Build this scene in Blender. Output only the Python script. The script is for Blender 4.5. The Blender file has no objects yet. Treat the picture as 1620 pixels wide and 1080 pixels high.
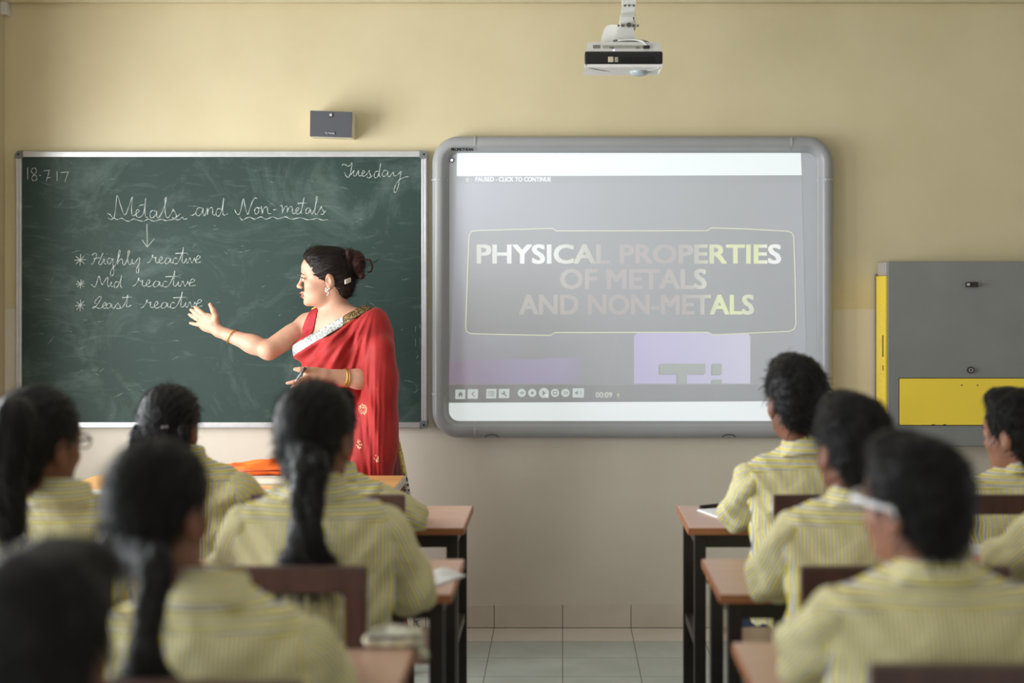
import bpy, bmesh, math, random
import numpy as np
from mathutils import Vector, Matrix

C = bpy.context.scene.collection
SC = bpy.context.scene
PI = math.pi

# ------------------------------------------------------------------ camera
D = 6.8                      # distance from the camera to the front wall (wall face at y = 0)
EYE = 1.5                    # camera height
F = 355.0 * D                # focal length in pixels of the 1620 px wide frame
cam_d = bpy.data.cameras.new('camera')
cam = bpy.data.objects.new('camera', cam_d)
C.objects.link(cam)
cam.location = (0, -D, EYE)
cam.rotation_euler = (PI / 2, 0, 0)
cam_d.sensor_width = 36.0
cam_d.lens = F * 36.0 / 1620.0
cam_d.shift_x = -80 / 1620.0
cam_d.shift_y = -80 / 1620.0
cam_d.clip_start = 0.05
cam_d.dof.use_dof = True
cam_d.dof.focus_distance = 6.2
cam_d.dof.aperture_fstop = 1.62
cam_d.dof.aperture_blades = 9
SC.camera = cam

# ------------------------------------------------------------------ colour management, sky, daylight
SC.view_settings.view_transform = 'Standard'
SC.view_settings.look = 'None'
SC.view_settings.gamma = 1.0
SC.view_settings.use_curve_mapping = False
SC.view_settings.exposure = 0.17

wd = bpy.data.worlds.new('sky')
SC.world = wd
wd.use_nodes = True
bg = wd.node_tree.nodes['Background']
bg.inputs['Color'].default_value = (0.80, 0.90, 1.0, 1)
bg.inputs['Strength'].default_value = 1.0

def window_light(name, loc, rot, sx, sy, power, col=(1.0, 0.97, 0.92)):
    l = bpy.data.lights.new(name, 'AREA')
    l.shape = 'RECTANGLE'
    l.size = sx
    l.size_y = sy
    l.energy = power
    l.color = col
    o = bpy.data.objects.new(name, l)
    C.objects.link(o)
    o.location = loc
    o.rotation_euler = rot
    return o

LEFT_X, RIGHT_X, BACK_Y, CEIL_Z = -2.485, 3.6, -8.6, 3.15
# daylight coming in through the openings of the left wall, and those of the right and back walls
LW = [(-2.45, -0.75), (-4.65, -3.0), (-6.9, -5.2)]        # left windows, y ranges
WZ0, WZ1 = 0.5, 2.35
for k, (ya, yb) in enumerate(LW):
    window_light('daylight', (LEFT_X - 0.22, (ya + yb) / 2, (WZ0 + WZ1) / 2), (0, -PI / 2, 0), WZ1 - WZ0, yb - ya, [126, 76, 32][k], (.95, .98, 1.0))
BW = [(-1.9, -0.3), (0.9, 2.5)]
for xa, xb in BW:
    window_light('daylight', ((xa + xb) / 2, BACK_Y - 0.22, (WZ0 + WZ1) / 2), (PI / 2, 0, 0), xb - xa, WZ1 - WZ0, 15)
RW = [(-4.2, -2.2)]
for ya, yb in RW:
    window_light('daylight', (RIGHT_X + 0.22, (ya + yb) / 2, (WZ0 + WZ1) / 2), (0, PI / 2, 0), WZ1 - WZ0, yb - ya, 4)

# ------------------------------------------------------------------ helpers
def at(px, py, y):
    """Point on the plane Y = y that the photograph shows at pixel (px, py) of 1620 x 1080."""
    d = D + y
    return Vector(((px - 890) * d / F, y, EYE - (py - 460) * d / F))

def yr(r):
    return -D * (1 - r)

def srgb(*c):
    return tuple(((v / 255) / 12.92 if v <= 10.3 else ((v / 255 + 0.055) / 1.055) ** 2.4) for v in c)

class NT:
    """Small node-tree writer."""
    def __init__(s, name):
        s.m = bpy.data.materials.new(name)
        s.m.use_nodes = True
        s.t = s.m.node_tree
        s.b = s.t.nodes['Principled BSDF']
    def n(s, typ, **kw):
        nd = s.t.nodes.new(typ)
        for k, v in kw.items():
            if k.startswith('i_'):
                nd.inputs[int(k[2:]) if k[2:].isdigit() else k[2:]].default_value = v
            else:
                setattr(nd, k, v)
        return nd
    def l(s, a, b):
        s.t.links.new(a, b)
    def set(s, **kw):
        for k, v in kw.items():
            nm = {'col': 'Base Color', 'rough': 'Roughness', 'metal': 'Metallic', 'spec': 'Specular IOR Level',
                  'emit': 'Emission Color', 'estr': 'Emission Strength', 'sheen': 'Sheen Weight', 'coat': 'Coat Weight',
                  'sss': 'Subsurface Weight', 'alpha': 'Alpha'}[k]
            if k in ('col', 'emit'):
                v = (*v[:3], 1)
            s.b.inputs[nm].default_value = v
        return s
    def noise(s, scale, detail=4, rough=0.55, coord='Object', stretch=None, dist=0.0):
        tc = s.n('ShaderNodeTexCoord')
        out = tc.outputs[coord]
        if stretch:
            mp = s.n('ShaderNodeMapping')
            mp.inputs['Scale'].default_value = stretch
            s.l(out, mp.inputs[0])
            out = mp.outputs[0]
        nz = s.n('ShaderNodeTexNoise')
        nz.inputs['Scale'].default_value = scale
        nz.inputs['Detail'].default_value = detail
        nz.inputs['Roughness'].default_value = rough
        nz.inputs['Distortion'].default_value = dist
        s.l(out, nz.inputs['Vector'])
        return nz.outputs['Fac']
    def ramp(s, fac, stops, interp='LINEAR'):
        r = s.n('ShaderNodeValToRGB')
        r.color_ramp.interpolation = interp
        e = r.color_ramp.elements
        while len(e) < len(stops):
            e.new(0.5)
        for k, (p, c) in enumerate(stops):
            e[k].position = p
            e[k].color = (*c[:3], 1) if not isinstance(c, (int, float)) else (c, c, c, 1)
        s.l(fac, r.inputs[0])
        return r.outputs[0]
    def mix(s, fac, a, b, mode='MIX'):
        m = s.n('ShaderNodeMix', data_type='RGBA', blend_type=mode)
        for sock, v in ((m.inputs[0], fac), (m.inputs[6], a), (m.inputs[7], b)):
            if isinstance(v, bpy.types.NodeSocket):
                s.l(v, sock)
            elif isinstance(v, (int, float)):
                sock.default_value = v
            else:
                sock.default_value = (*v[:3], 1)
        return m.outputs[2]
    def math(s, op, a, b=0.0):
        m = s.n('ShaderNodeMath', operation=op)
        for sock, v in ((m.inputs[0], a), (m.inputs[1], b)):
            if isinstance(v, bpy.types.NodeSocket):
                s.l(v, sock)
            else:
                sock.default_value = v
        return m.outputs[0]
    def col(s, out):
        s.l(out, s.b.inputs['Base Color'])
        return s
    def bump(s, h, strength=0.3, dist=0.002):
        b = s.n('ShaderNodeBump')
        b.inputs['Strength'].default_value = strength
        b.inputs['Distance'].default_value = dist
        s.l(h, b.inputs['Height'])
        s.l(b.outputs[0], s.b.inputs['Normal'])
        return s

def plain(name, c, rough=0.5, metal=0.0, var=0.12, scale=14, **kw):
    """Painted / plastic / metal surface: base colour with a faint mottling."""
    t = NT(name)
    t.set(rough=rough, metal=metal, **kw)
    nz = t.noise(scale, 5)
    lo = tuple(v * (1 - var) for v in c)
    hi = tuple(min(1, v * (1 + var)) for v in c)
    t.col(t.ramp(nz, [(0.3, lo), (0.7, hi)]))
    return t.m

def wood(name, c1, c2, rough=0.45, stretch=(1.2, 9, 9), scale=5):
    t = NT(name)
    t.set(rough=rough)
    nz = t.noise(scale, 8, 0.6, stretch=stretch, dist=0.6)
    t.col(t.ramp(nz, [(0.3, c1), (0.68, c2)]))
    t.bump(nz, 0.06, 0.001)
    return t.m

def mesh_obj(name, me, mat=None, parent=None, smooth=False):
    o = bpy.data.objects.new(name, me)
    C.objects.link(o)
    if mat is not None:
        me.materials.clear()
        for m in (mat if isinstance(mat, (list, tuple)) else [mat]):
            me.materials.append(m)
    if parent is not None:
        o.parent = parent
    if smooth:
        me.polygons.foreach_set('use_smooth', [True] * len(me.polygons))
    return o

def tag(o, label, cat, group=None):
    o['label'] = label
    o['category'] = cat
    if group:
        o['group'] = group
    return o

def thing(name, label, cat, loc=(0, 0, 0), rz=0.0, group=None):
    o = bpy.data.objects.new(name, None)
    o.empty_display_size = 0.1
    C.objects.link(o)
    o.location = loc
    o.rotation_euler = (0, 0, rz)
    return tag(o, label, cat, group)

def structure(o):
    o['kind'] = 'structure'
    return o

class MB:
    """Collects simple solids and links them as ONE mesh object."""
    def __init__(s):
        s.v, s.f, s.sm = [], [], []
    def add(s, vs, fs, smooth=False):
        n = len(s.v)
        s.v += [tuple(v) for v in vs]
        s.f += [tuple(i + n for i in f) for f in fs]
        s.sm += [smooth] * len(fs)
        return s
    def box(s, lo, hi, bev=0.0, M=None):
        bm = bmesh.new()
        bmesh.ops.create_cube(bm, size=1.0)
        for v in bm.verts:
            v.co = Vector([(lo[i] + hi[i]) / 2 + v.co[i] * (hi[i] - lo[i]) for i in range(3)])
        if bev > 0:
            bmesh.ops.bevel(bm, geom=bm.edges[:], offset=bev, segments=2, profile=0.6, affect='EDGES', clamp_overlap=True)
        if M is not None:
            bmesh.ops.transform(bm, matrix=M, verts=bm.verts)
        bm.verts.index_update()
        s.add([v.co[:] for v in bm.verts], [[v.index for v in f.verts] for f in bm.faces])
        bm.free()
        return s
    def tube(s, pts, r, seg=10, closed=False, caps=True, flat=None):
        """Tube through points; r is a number or a list; flat = (axis vector, factor) squashes it."""
        pts = [Vector(p) for p in pts]
        n = len(pts)
        rs = r if isinstance(r, (list, tuple)) else [r] * n
        up = None
        vs, fs = [], []
        for i, p in enumerate(pts):
            if closed:
                t = pts[(i + 1) % n] - pts[i - 1]
            else:
                t = pts[min(i + 1, n - 1)] - pts[max(i - 1, 0)]
            t.normalize()
            if up is None:
                up = Vector((0, 0, 1)) if abs(t.z) < 0.9 else Vector((1, 0, 0))
            a = (up - t * up.dot(t)).normalized()
            up = a
            b = t.cross(a)
            for k in range(seg):
                q = 2 * PI * k / seg
                off = a * math.cos(q) * rs[i] + b * math.sin(q) * rs[i]
                if flat is not None:
                    ax = Vector(flat[0])
                    off -= ax * off.dot(ax) * (1 - flat[1])
                vs.append(p + off)
        m = n if closed else n - 1
        for i in range(m):
            j = (i + 1) % n
            for k in range(seg):
                k2 = (k + 1) % seg
                fs.append((i * seg + k, i * seg + k2, j * seg + k2, j * seg + k))
        if caps and not closed:
            fs.append(tuple(range(seg))[::-1])
            fs.append(tuple((n - 1) * seg + k for k in range(seg)))
        return s.add(vs, fs, True)
    def bar(s, a, b, w, h, up=(0, 0, 1), bev=0.0):
        """Rectangular bar from a to b, w across, h along up."""
        a, b = Vector(a), Vector(b)
        t = (b - a)
        L = t.length
        t.normalize()
        u = Vector(up)
        u = (u - t * u.dot(t)).normalized()
        c = t.cross(u)
        M = Matrix(((t.x, c.x, u.x, (a.x + b.x) / 2), (t.y, c.y, u.y, (a.y + b.y) / 2), (t.z, c.z, u.z, (a.z + b.z) / 2), (0, 0, 0, 1)))
        return s.box((-L / 2, -w / 2, -h / 2), (L / 2, w / 2, h / 2), bev, M)
    def prism(s, outline, y0, y1):
        """Outline in x,z extruded from y0 to y1."""
        n = len(outline)
        vs = [(p[0], y0, p[1]) for p in outline] + [(p[0], y1, p[1]) for p in outline]
        fs = [tuple(range(n)), tuple(range(n, 2 * n))[::-1]]
        fs += [(i, i + n, (i + 1) % n + n, (i + 1) % n) for i in range(n)]
        return s.add(vs, fs)
    def disc(s, c, r, y0, y1, seg=24):
        return s.prism([(c[0] + r * math.cos(2 * PI * k / seg), c[1] + r * math.sin(2 * PI * k / seg)) for k in range(seg)], y0, y1)
    def ball(s, c, r, seg=14, rings=8):
        c = Vector(c)
        r = (r, r, r) if isinstance(r, (int, float)) else r
        vs, fs = [], []
        for i in range(rings + 1):
            th = PI * i / rings
            for k in range(seg):
                q = 2 * PI * k / seg
                vs.append((c.x + r[0] * math.sin(th) * math.cos(q), c.y + r[1] * math.sin(th) * math.sin(q), c.z + r[2] * math.cos(th)))
        for i in range(rings):
            for k in range(seg):
                k2 = (k + 1) % seg
                fs.append((i * seg + k, (i + 1) * seg + k, (i + 1) * seg + k2, i * seg + k2))
        return s.add(vs, fs, True)
    def build(s, name, mat, parent=None):
        me = bpy.data.meshes.new(name)
        me.from_pydata(s.v, [], s.f)
        bm = bmesh.new()
        bm.from_mesh(me)
        bmesh.ops.remove_doubles(bm, verts=bm.verts, dist=1e-6)
        bmesh.ops.recalc_face_normals(bm, faces=bm.faces)
        bm.to_mesh(me)
        bm.free()
        if len(me.polygons) == len(s.sm):
            me.polygons.foreach_set('use_smooth', s.sm)
        return mesh_obj(name, me, mat, parent)

def spline(pts, n=6, closed=False):
    """Catmull-Rom through the points."""
    P = [Vector(p) for p in pts]
    out = []
    m = len(P)
    if m < 3 and not closed:
        return P
    for i in range(m if closed else m - 1):
        p1, p2 = P[i], P[(i + 1) % m]
        p0 = P[i - 1] if (closed or i > 0) else p1 * 2 - p2
        p3 = P[(i + 2) % m] if (closed or i + 2 < m) else p2 * 2 - p1
        for k in range(n):
            t = k / n
            out.append(0.5 * ((2 * p1) + (p2 - p0) * t + (2 * p0 - 5 * p1 + 4 * p2 - p3) * t * t + (3 * p1 - p0 - 3 * p2 + p3) * t ** 3))
    if not closed:
        out.append(P[-1])
    return out

def text_xy(body, bold=0.0, res=3):
    """2D outline triangles of a text in the built-in font, normalised to the unit box."""
    cu = bpy.data.curves.new('lettering', 'FONT')
    cu.body = body
    cu.resolution_u = res
    cu.offset = bold
    cu.fill_mode = 'FRONT'
    o = bpy.data.objects.new('lettering', cu)
    C.objects.link(o)
    bpy.context.view_layer.update()
    me = bpy.data.meshes.new_from_object(o.evaluated_get(bpy.context.evaluated_depsgraph_get()))
    bpy.data.objects.remove(o)
    bpy.data.curves.remove(cu)
    v = np.array([p.co[:2] for p in me.vertices])
    f = [tuple(p.vertices) for p in me.polygons]
    bpy.data.meshes.remove(me)
    lo, hi = v.min(0), v.max(0)
    return (v - lo) / (hi - lo), f

def text_px(body, x0, y0, x1, y1, y, bold=0.0, slope=0.0):
    """Lettering filling the pixel box on the plane Y = y (x0,y0 = upper left): verts, faces."""
    v, f = text_xy(body)
    out, fs = [], []
    sh = [(0, 0)] if bold <= 0 else [(bold * q, bold * .6 * p) for q in (-1, -.4, .4, 1) for p in (-1, 1)]
    for k, (dx, dy) in enumerate(sh):          # overstruck copies thicken the thin built-in face
        n = len(out)
        for a, b in v:
            px = x0 + abs(bold) + (x1 - x0 - 2 * abs(bold)) * a + dx
            out.append(at(px, y1 + (y0 - y1) * b + slope * (px - x0) + dy, y - k * 2e-6))
        fs += [tuple(i + n for i in q) for q in f]
    return out, fs

def quad_px(pts, y):
    return [at(px, py, y) for px, py in pts]
# ------------------------------------------------------------------ room shell
t = NT('painted_front_wall')
t.set(rough=0.42, spec=0.35)
tc = t.n('ShaderNodeTexCoord')
sp = t.n('ShaderNodeSeparateXYZ')
t.l(tc.outputs['Object'], sp.inputs[0])
edge = t.noise(9, 3)
zz = t.math('ADD', sp.outputs['Z'], t.math('MULTIPLY', t.math('SUBTRACT', edge, 0.5), 0.012))
up = t.math('GREATER_THAN', zz, 1.418)
n1 = t.noise(2.2, 6, 0.6)
n2 = t.noise(30, 4, 0.6)
dado = t.ramp(n1, [(0.3, srgb(208, 198, 182)), (0.7, srgb(216, 207, 193))])
upper = t.ramp(n1, [(0.3, srgb(202, 188, 152)), (0.7, srgb(211, 198, 163))])
t.col(t.mix(up, dado, upper))
t.bump(n2, 0.12, 0.002)
M_FRONT = t.m
M_WALL = plain('painted_side_wall', srgb(190, 178, 146), 0.6, var=0.04, scale=3)
M_CEIL = plain('white_ceiling_paint', srgb(206, 204, 197), 0.8, var=0.03, scale=3)

def wall_with_openings(name, axis, pos, out, a0, a1, z0, z1, holes, mat):
    """Wall slab on the plane axis = pos growing outwards, with rectangular openings (along-range)."""
    mb = MB()
    cuts = sorted(holes)
    def slab(u0, u1, w0, w1):
        lo, hi = min(pos, pos + out), max(pos, pos + out)
        if axis == 'x':
            mb.box((lo, u0, w0), (hi, u1, w1))
        else:
            mb.box((u0, lo, w0), (u1, hi, w1))
    prev = a0
    for h0, h1 in cuts:
        slab(prev, h0, z0, z1)
        slab(h0, h1, z0, WZ0)
        slab(h0, h1, WZ1, z1)
        prev = h1
    slab(prev, a1, z0, z1)
    return structure(mb.build(name, mat))

structure(MB().box((LEFT_X - 0.2, 0, -0.2), (RIGHT_X + 0.2, 0.2, CEIL_Z + 0.15)).build('wall_front', M_FRONT))
wall_with_openings('wall_left', 'x', LEFT_X, -0.2, BACK_Y, 0, 0, CEIL_Z, LW, M_WALL)
wall_with_openings('wall_right', 'x', RIGHT_X, 0.2, BACK_Y, 0, 0, CEIL_Z, RW, M_WALL)
wall_with_openings('wall_back', 'y', BACK_Y, -0.2, LEFT_X - 0.2, RIGHT_X + 0.2, 0, CEIL_Z, BW, M_WALL)
structure(MB().box((LEFT_X - 0.2, BACK_Y - 0.2, CEIL_Z), (RIGHT_X + 0.2, 0, CEIL_Z + 0.15)).build('ceiling', M_CEIL))
# slim beam where the front wall meets the ceiling, and the little ledge at the left end
zb = EYE + (460 - 3) * (D - 0.05) / F
structure(MB().box((LEFT_X, -0.05, zb), (RIGHT_X, 0, CEIL_Z), 0.004).build('trim_1', plain('beam_paint', srgb(196, 184, 150), 0.6, var=0.04)))
structure(MB().box((LEFT_X, -0.06, at(4, 23, -0.05).z), (at(10, 20, -0.06).x, 0, zb - 0.001), 0.004).build('trim_2', M_CEIL))

M_SASH = plain('window_frame_paint', srgb(120, 116, 108), 0.5)
tg = NT('window_glass')
tg.set(col=(1, 1, 1), rough=0.0)
tg.b.inputs['Transmission Weight'].default_value = 1.0
tg.b.inputs['IOR'].default_value = 1.0
def window(nm, axis, pos, a0, a1, out):
    mb = MB()
    def bar(u0, u1, w0, w1):
        lo, hi = sorted((pos + out * 0.35, pos + out * 0.65))
        if axis == 'x':
            mb.box((lo, u0, w0), (hi, u1, w1))
        else:
            mb.box((u0, lo, w0), (u1, hi, w1))
    bar(a0, a1, WZ0, WZ0 + .05)
    bar(a0, a1, WZ1 - .05, WZ1)
    for k in range(4):
        u = a0 + (a1 - a0 - .05) * k / 3
        bar(u, u + .05, WZ0 + .05, WZ1 - .05)
    structure(mb.build(nm, M_SASH))
wi = 1
for (a, b) in LW:
    window('window_%d' % wi, 'x', LEFT_X, a, b, -0.2); wi += 1
for (a, b) in BW:
    window('window_%d' % wi, 'y', BACK_Y, a, b, -0.2); wi += 1
for (a, b) in RW:
    window('window_%d' % wi, 'x', RIGHT_X, a, b, 0.2); wi += 1

# tiled floor: a beige border course along the wall, grey-green tiles beyond
TILE = 0.3045
X_OFF = (890 - 890) / 355.0
t = NT('ceramic_floor_tiles')
tc = t.n('ShaderNodeTexCoord')
sp = t.n('ShaderNodeSeparateXYZ')
t.l(tc.outputs['Object'], sp.inputs[0])
def joint(coord, off, w):
    fr = t.math('FRACT', t.math('ADD', t.math('DIVIDE', coord, TILE), off))
    d = t.math('ABSOLUTE', t.math('SUBTRACT', fr, 0.5))
    return t.math('GREATER_THAN', d, 0.5 - w / TILE / 2)
BORDER = 0.255
jx = joint(sp.outputs['X'], 100.0, 0.0045)
ysh = t.math('ADD', sp.outputs['Y'], BORDER)
jy = joint(ysh, 100.0, 0.0035)
near_wall = t.math('GREATER_THAN', sp.outputs['Y'], -BORDER)
j = t.math('MAXIMUM', jx, t.math('MULTIPLY', jy, t.math('LESS_THAN', sp.outputs['Y'], -BORDER - 0.02)))
n1 = t.noise(5, 5)
green = t.ramp(n1, [(0.3, srgb(168, 176, 170)), (0.7, srgb(182, 189, 182))])
beige = t.ramp(n1, [(0.3, srgb(210, 202, 190)), (0.7, srgb(220, 213, 202))])
c = t.mix(near_wall, green, beige)
t.col(t.mix(t.math('MULTIPLY', j, 0.65), c, srgb(70, 66, 58)))
t.set(rough=0.2, spec=0.5)
structure(MB().box((LEFT_X - .2, BACK_Y - .2, -0.15), (RIGHT_X + .2, 0, 0)).build('floor', t.m))

# skirting of tiles
t = NT('skirting_tiles')
tc = t.n('ShaderNodeTexCoord')
sp = t.n('ShaderNodeSeparateXYZ')
t.l(tc.outputs['Object'], sp.inputs[0])
jx = joint(sp.outputs['X'], 100.0, 0.004)
n1 = t.noise(6, 5)
c = t.ramp(n1, [(0.3, srgb(200, 189, 174)), (0.7, srgb(210, 200, 186))])
t.col(t.mix(t.math('MULTIPLY', jx, 0.8), c, srgb(60, 52, 44)))
t.set(rough=0.35)
structure(MB().box((LEFT_X, -0.009, 0.002), (RIGHT_X, 0, 0.102), 0.002).build('baseboard_front', t.m))

# ------------------------------------------------------------------ blackboard
BX0, BX1 = at(25, 0, -.03).x, at(676, 0, -.03).x
BZ0, BZ1 = at(0, 677, -.03).z, at(0, 239, -.03).z
board = thing('blackboard', 'green chalkboard with white chalk handwriting, hung on the front wall', 'blackboard', ((BX0 + BX1) / 2, 0, BZ0))
M_ALU = plain('brushed_aluminium', srgb(198, 198, 200), 0.34, 0.55, var=0.06, scale=30)
M_CAPGREY = plain('grey_corner_plastic', srgb(112, 114, 118), 0.5)
t = NT('green_chalkboard_enamel')
t.set(rough=0.55, spec=0.3)
base = t.ramp(t.noise(1.3, 5), [(0.3, srgb(39, 57, 52)), (0.7, srgb(47, 67, 62))])
dust = t.ramp(t.noise(2.6, 10, 0.68, dist=1.2), [(0.50, 0.0), (0.78, 0.5)])
streak = t.ramp(t.noise(3.0, 9, 0.7, stretch=(1.0, 1.0, 5.0), dist=2.2), [(0.56, 0.0), (0.82, 0.4)])
mark = t.ramp(t.noise(11.0, 6, 0.75, stretch=(1.0, 1.0, 2.2), dist=3.0), [(0.66, 0.0), (0.76, 0.8)])
c = t.mix(dust, base, srgb(116, 133, 128))
c = t.mix(streak, c, srgb(122, 138, 133))
c = t.mix(mark, c, srgb(150, 164, 158))
t.col(c)
M_GREEN = t.m

bo = board.location
def lb(p):
    return Vector(p) - bo
fw = 0.026           # frame width
mb = MB().box(lb((BX0 + fw * .5, -.024, BZ0 + fw * .5)), lb((BX1 - fw * .5, -.002, BZ1 - fw * .5)))
mb.build('writing_surface', M_GREEN, board)
def rail(a, b, upv):
    m = MB()
    a, b = lb(a), lb(b)
    upv = Vector(upv)
    m.bar(a, b, 0.034, fw, up=upv, bev=0.003)
    m.bar(a + Vector((0, -.0185, 0)) + upv * .006, b + Vector((0, -.0185, 0)) + upv * .006, 0.006, 0.008, up=upv, bev=0.002)
    return m
g = 0.032
yc = -0.0175
rail((BX0 + g, yc, BZ1 - fw / 2), (BX1 - g, yc, BZ1 - fw / 2), (0, 0, 1)).build('frame_rail', M_ALU, board)
rail((BX0 + g, yc, BZ0 + fw / 2), (BX1 - g, yc, BZ0 + fw / 2), (0, 0, -1)).build('frame_rail', M_ALU, board)
rail((BX0 + fw / 2, yc, BZ0 + g), (BX0 + fw / 2, yc, BZ1 - g), (-1, 0, 0)).build('frame_rail', M_ALU, board)
rail((BX1 - fw / 2, yc, BZ0 + g), (BX1 - fw / 2, yc, BZ1 - g), (1, 0, 0)).build('frame_rail', M_ALU, board)
M_SCREW = plain('dark_screw', srgb(40, 40, 42), 0.4, 0.5)
for sx, X in ((1, BX0), (-1, BX1)):
    for sz, Z in ((1, BZ0), (-1, BZ1)):
        e, r_ = 0.034, 0.024
        ol = [(X + sx * (-.002 + r_ - r_ * math.cos(q)), Z + sz * (-.002 + r_ - r_ * math.sin(q))) for q in [PI / 2 * k / 6 for k in range(7)]]
        ol = ol + [(X + sx * e, Z + sz * -.002), (X + sx * e, Z + sz * (fw + .001)), (X + sx * (fw + .006), Z + sz * (fw + .006)), (X + sx * (fw + .001), Z + sz * e), (X + sx * -.002, Z + sz * e)]
        ol = ol[:7] + ol[7:]
        # order: along the curve from the side edge round to the top edge
        cur = [(X + sx * (-.002 + r_ - r_ * math.cos(q)), Z + sz * (-.002 + r_ - r_ * math.sin(q))) for q in [PI / 2 * k / 6 for k in range(7)]]
        ol = cur + [(X + sx * e, Z - sz * .002), (X + sx * e, Z + sz * (fw + .001)), (X + sx * (fw + .005), Z + sz * (fw + .005)), (X + sx * (fw + .001), Z + sz * e), (X - sx * .002, Z + sz * e)]
        mm = MB().prism([(p[0] - bo.x, p[1] - bo.z) for p in ol], -.040, -.001)
        cap = mm.build('corner_cap', M_CAPGREY, board)
        MB().disc((X + sx * .015 - bo.x, Z + sz * .015 - bo.z), .0045, -.043, -.039, 12).build('screw', M_SCREW, cap)

# chalk handwriting: pen strokes traced as polylines on the board plane
t = NT('white_chalk')
t.set(rough=0.95, spec=0.1)
t.col(t.ramp(t.noise(420, 3, 0.7), [(0.36, srgb(140, 152, 146)), (0.58, srgb(222, 228, 224))]))
M_CHALK = t.m
t = NT('faint_chalk')
t.set(rough=0.95, spec=0.1)
t.col(t.ramp(t.noise(420, 3, 0.7), [(0.36, srgb(80, 98, 92)), (0.6, srgb(128, 142, 136))]))
M_FAINT = t.m
A_ = lambda x, y: (20 + x / 4.0, 230 + y / 4.0)
B_ = lambda x, y: (340 + x / 4.765, 240 + y / 4.765)

def strokes(name, lst, mp, mat=M_CHALK, w=0.00145, smooth=True):
    mb = MB()
    for st in lst:
        pts = [lb(at(*mp(*p), -0.0245)) for p in st]
        if smooth and len(pts) > 2:
            pts = spline(pts, 5)
        wv = [w * (0.8 + 0.35 * math.sin(i * 0.9 + len(st))) for i in range(len(pts))]
        mb.tube(pts, wv, 6, flat=((0, 1, 0), 0.3))
    return mb.build(name, mat, board)

strokes('chalk_date', [
    [(95, 140), (95, 215)],
    [(152, 158), (140, 142), (122, 150), (118, 165), (132, 180), (150, 196), (152, 214), (136, 224), (121, 212), (130, 190), (148, 172), (153, 158)],
    [(167, 189), (180, 190)], [(195, 162), (233, 156)], [(233, 156), (212, 229)], [(216, 205), (241, 203)],
    [(281, 165), (281, 223)], [(304, 172), (352, 167)], [(352, 167), (330, 231)]], A_, smooth=True)
strokes('chalk_weekday', [
    [(958, 106), (968, 93), (982, 97), (1000, 108), (1018, 104), (1034, 82), (1030, 120), (1020, 165), (1006, 192), (992, 186), (976, 156)],
    [(1006, 192), (1030, 165), (1048, 140), (1045, 168), (1052, 183), (1064, 178), (1084, 140), (1082, 170), (1094, 182), (1118, 165), (1129, 150), (1120, 142), (1110, 156), (1110, 176), (1122, 185), (1138, 176), (1166, 140), (1162, 152), (1173, 175), (1168, 194), (1154, 197), (1146, 188)],
    [(1168, 194), (1190, 180)],
    [(1236, 150), (1216, 147), (1203, 165), (1201, 188), (1215, 196), (1234, 172), (1251, 86), (1243, 132), (1238, 178), (1250, 190)],
    [(1301, 145), (1280, 140), (1263, 160), (1263, 180), (1279, 185), (1298, 166), (1305, 145), (1303, 175), (1316, 188), (1345, 152), (1346, 174), (1360, 182), (1386, 165), (1405, 145), (1396, 190), (1382, 260), (1363, 305), (1350, 296), (1358, 260), (1386, 215), (1430, 191), (1460, 187)]], B_)
hd = strokes('chalk_heading', [
    [(598, 428), (620, 440), (640, 462), (652, 392), (662, 315), (685, 385), (710, 440), (736, 385), (758, 325), (752, 400), (760, 445), (790, 426), (801, 412), (790, 405), (780, 425), (785, 449), (801, 455), (825, 436), (836, 390), (842, 333), (838, 400), (840, 448), (854, 455)],
    [(803, 379), (832, 374)],
    [(906, 416), (881, 412), (869, 435), (875, 456), (891, 455), (908, 432), (913, 414), (911, 445), (926, 455), (955, 400), (974, 336), (966, 336), (964, 400), (970, 446), (986, 455), (1014, 410), (1013, 402), (1026, 420), (1036, 445), (1025, 460), (1009, 455)], [(1030, 458), (1062, 432)],
    [(1124, 440), (1140, 441), (1160, 425)], [(1201, 397), (1176, 394), (1160, 420), (1165, 442), (1184, 441), (1201, 415), (1206, 396), (1204, 430), (1216, 443), (1233, 395), (1232, 440), (1237, 412), (1256, 392), (1266, 402), (1266, 434), (1280, 441)],
    [(1322, 405), (1300, 400), (1287, 424), (1292, 446), (1310, 441), (1326, 400), (1336, 330), (1330, 400), (1335, 440), (1362, 431)],
    [(605, 460), (625, 468), (642, 458), (662, 469), (690, 460), (715, 475), (740, 478), (766, 465), (800, 475), (830, 478), (860, 465), (885, 478), (912, 475), (940, 467), (970, 475), (1000, 470), (1030, 467), (1052, 470), (1075, 455), (1085, 467), (1106, 462)]], A_)
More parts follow.
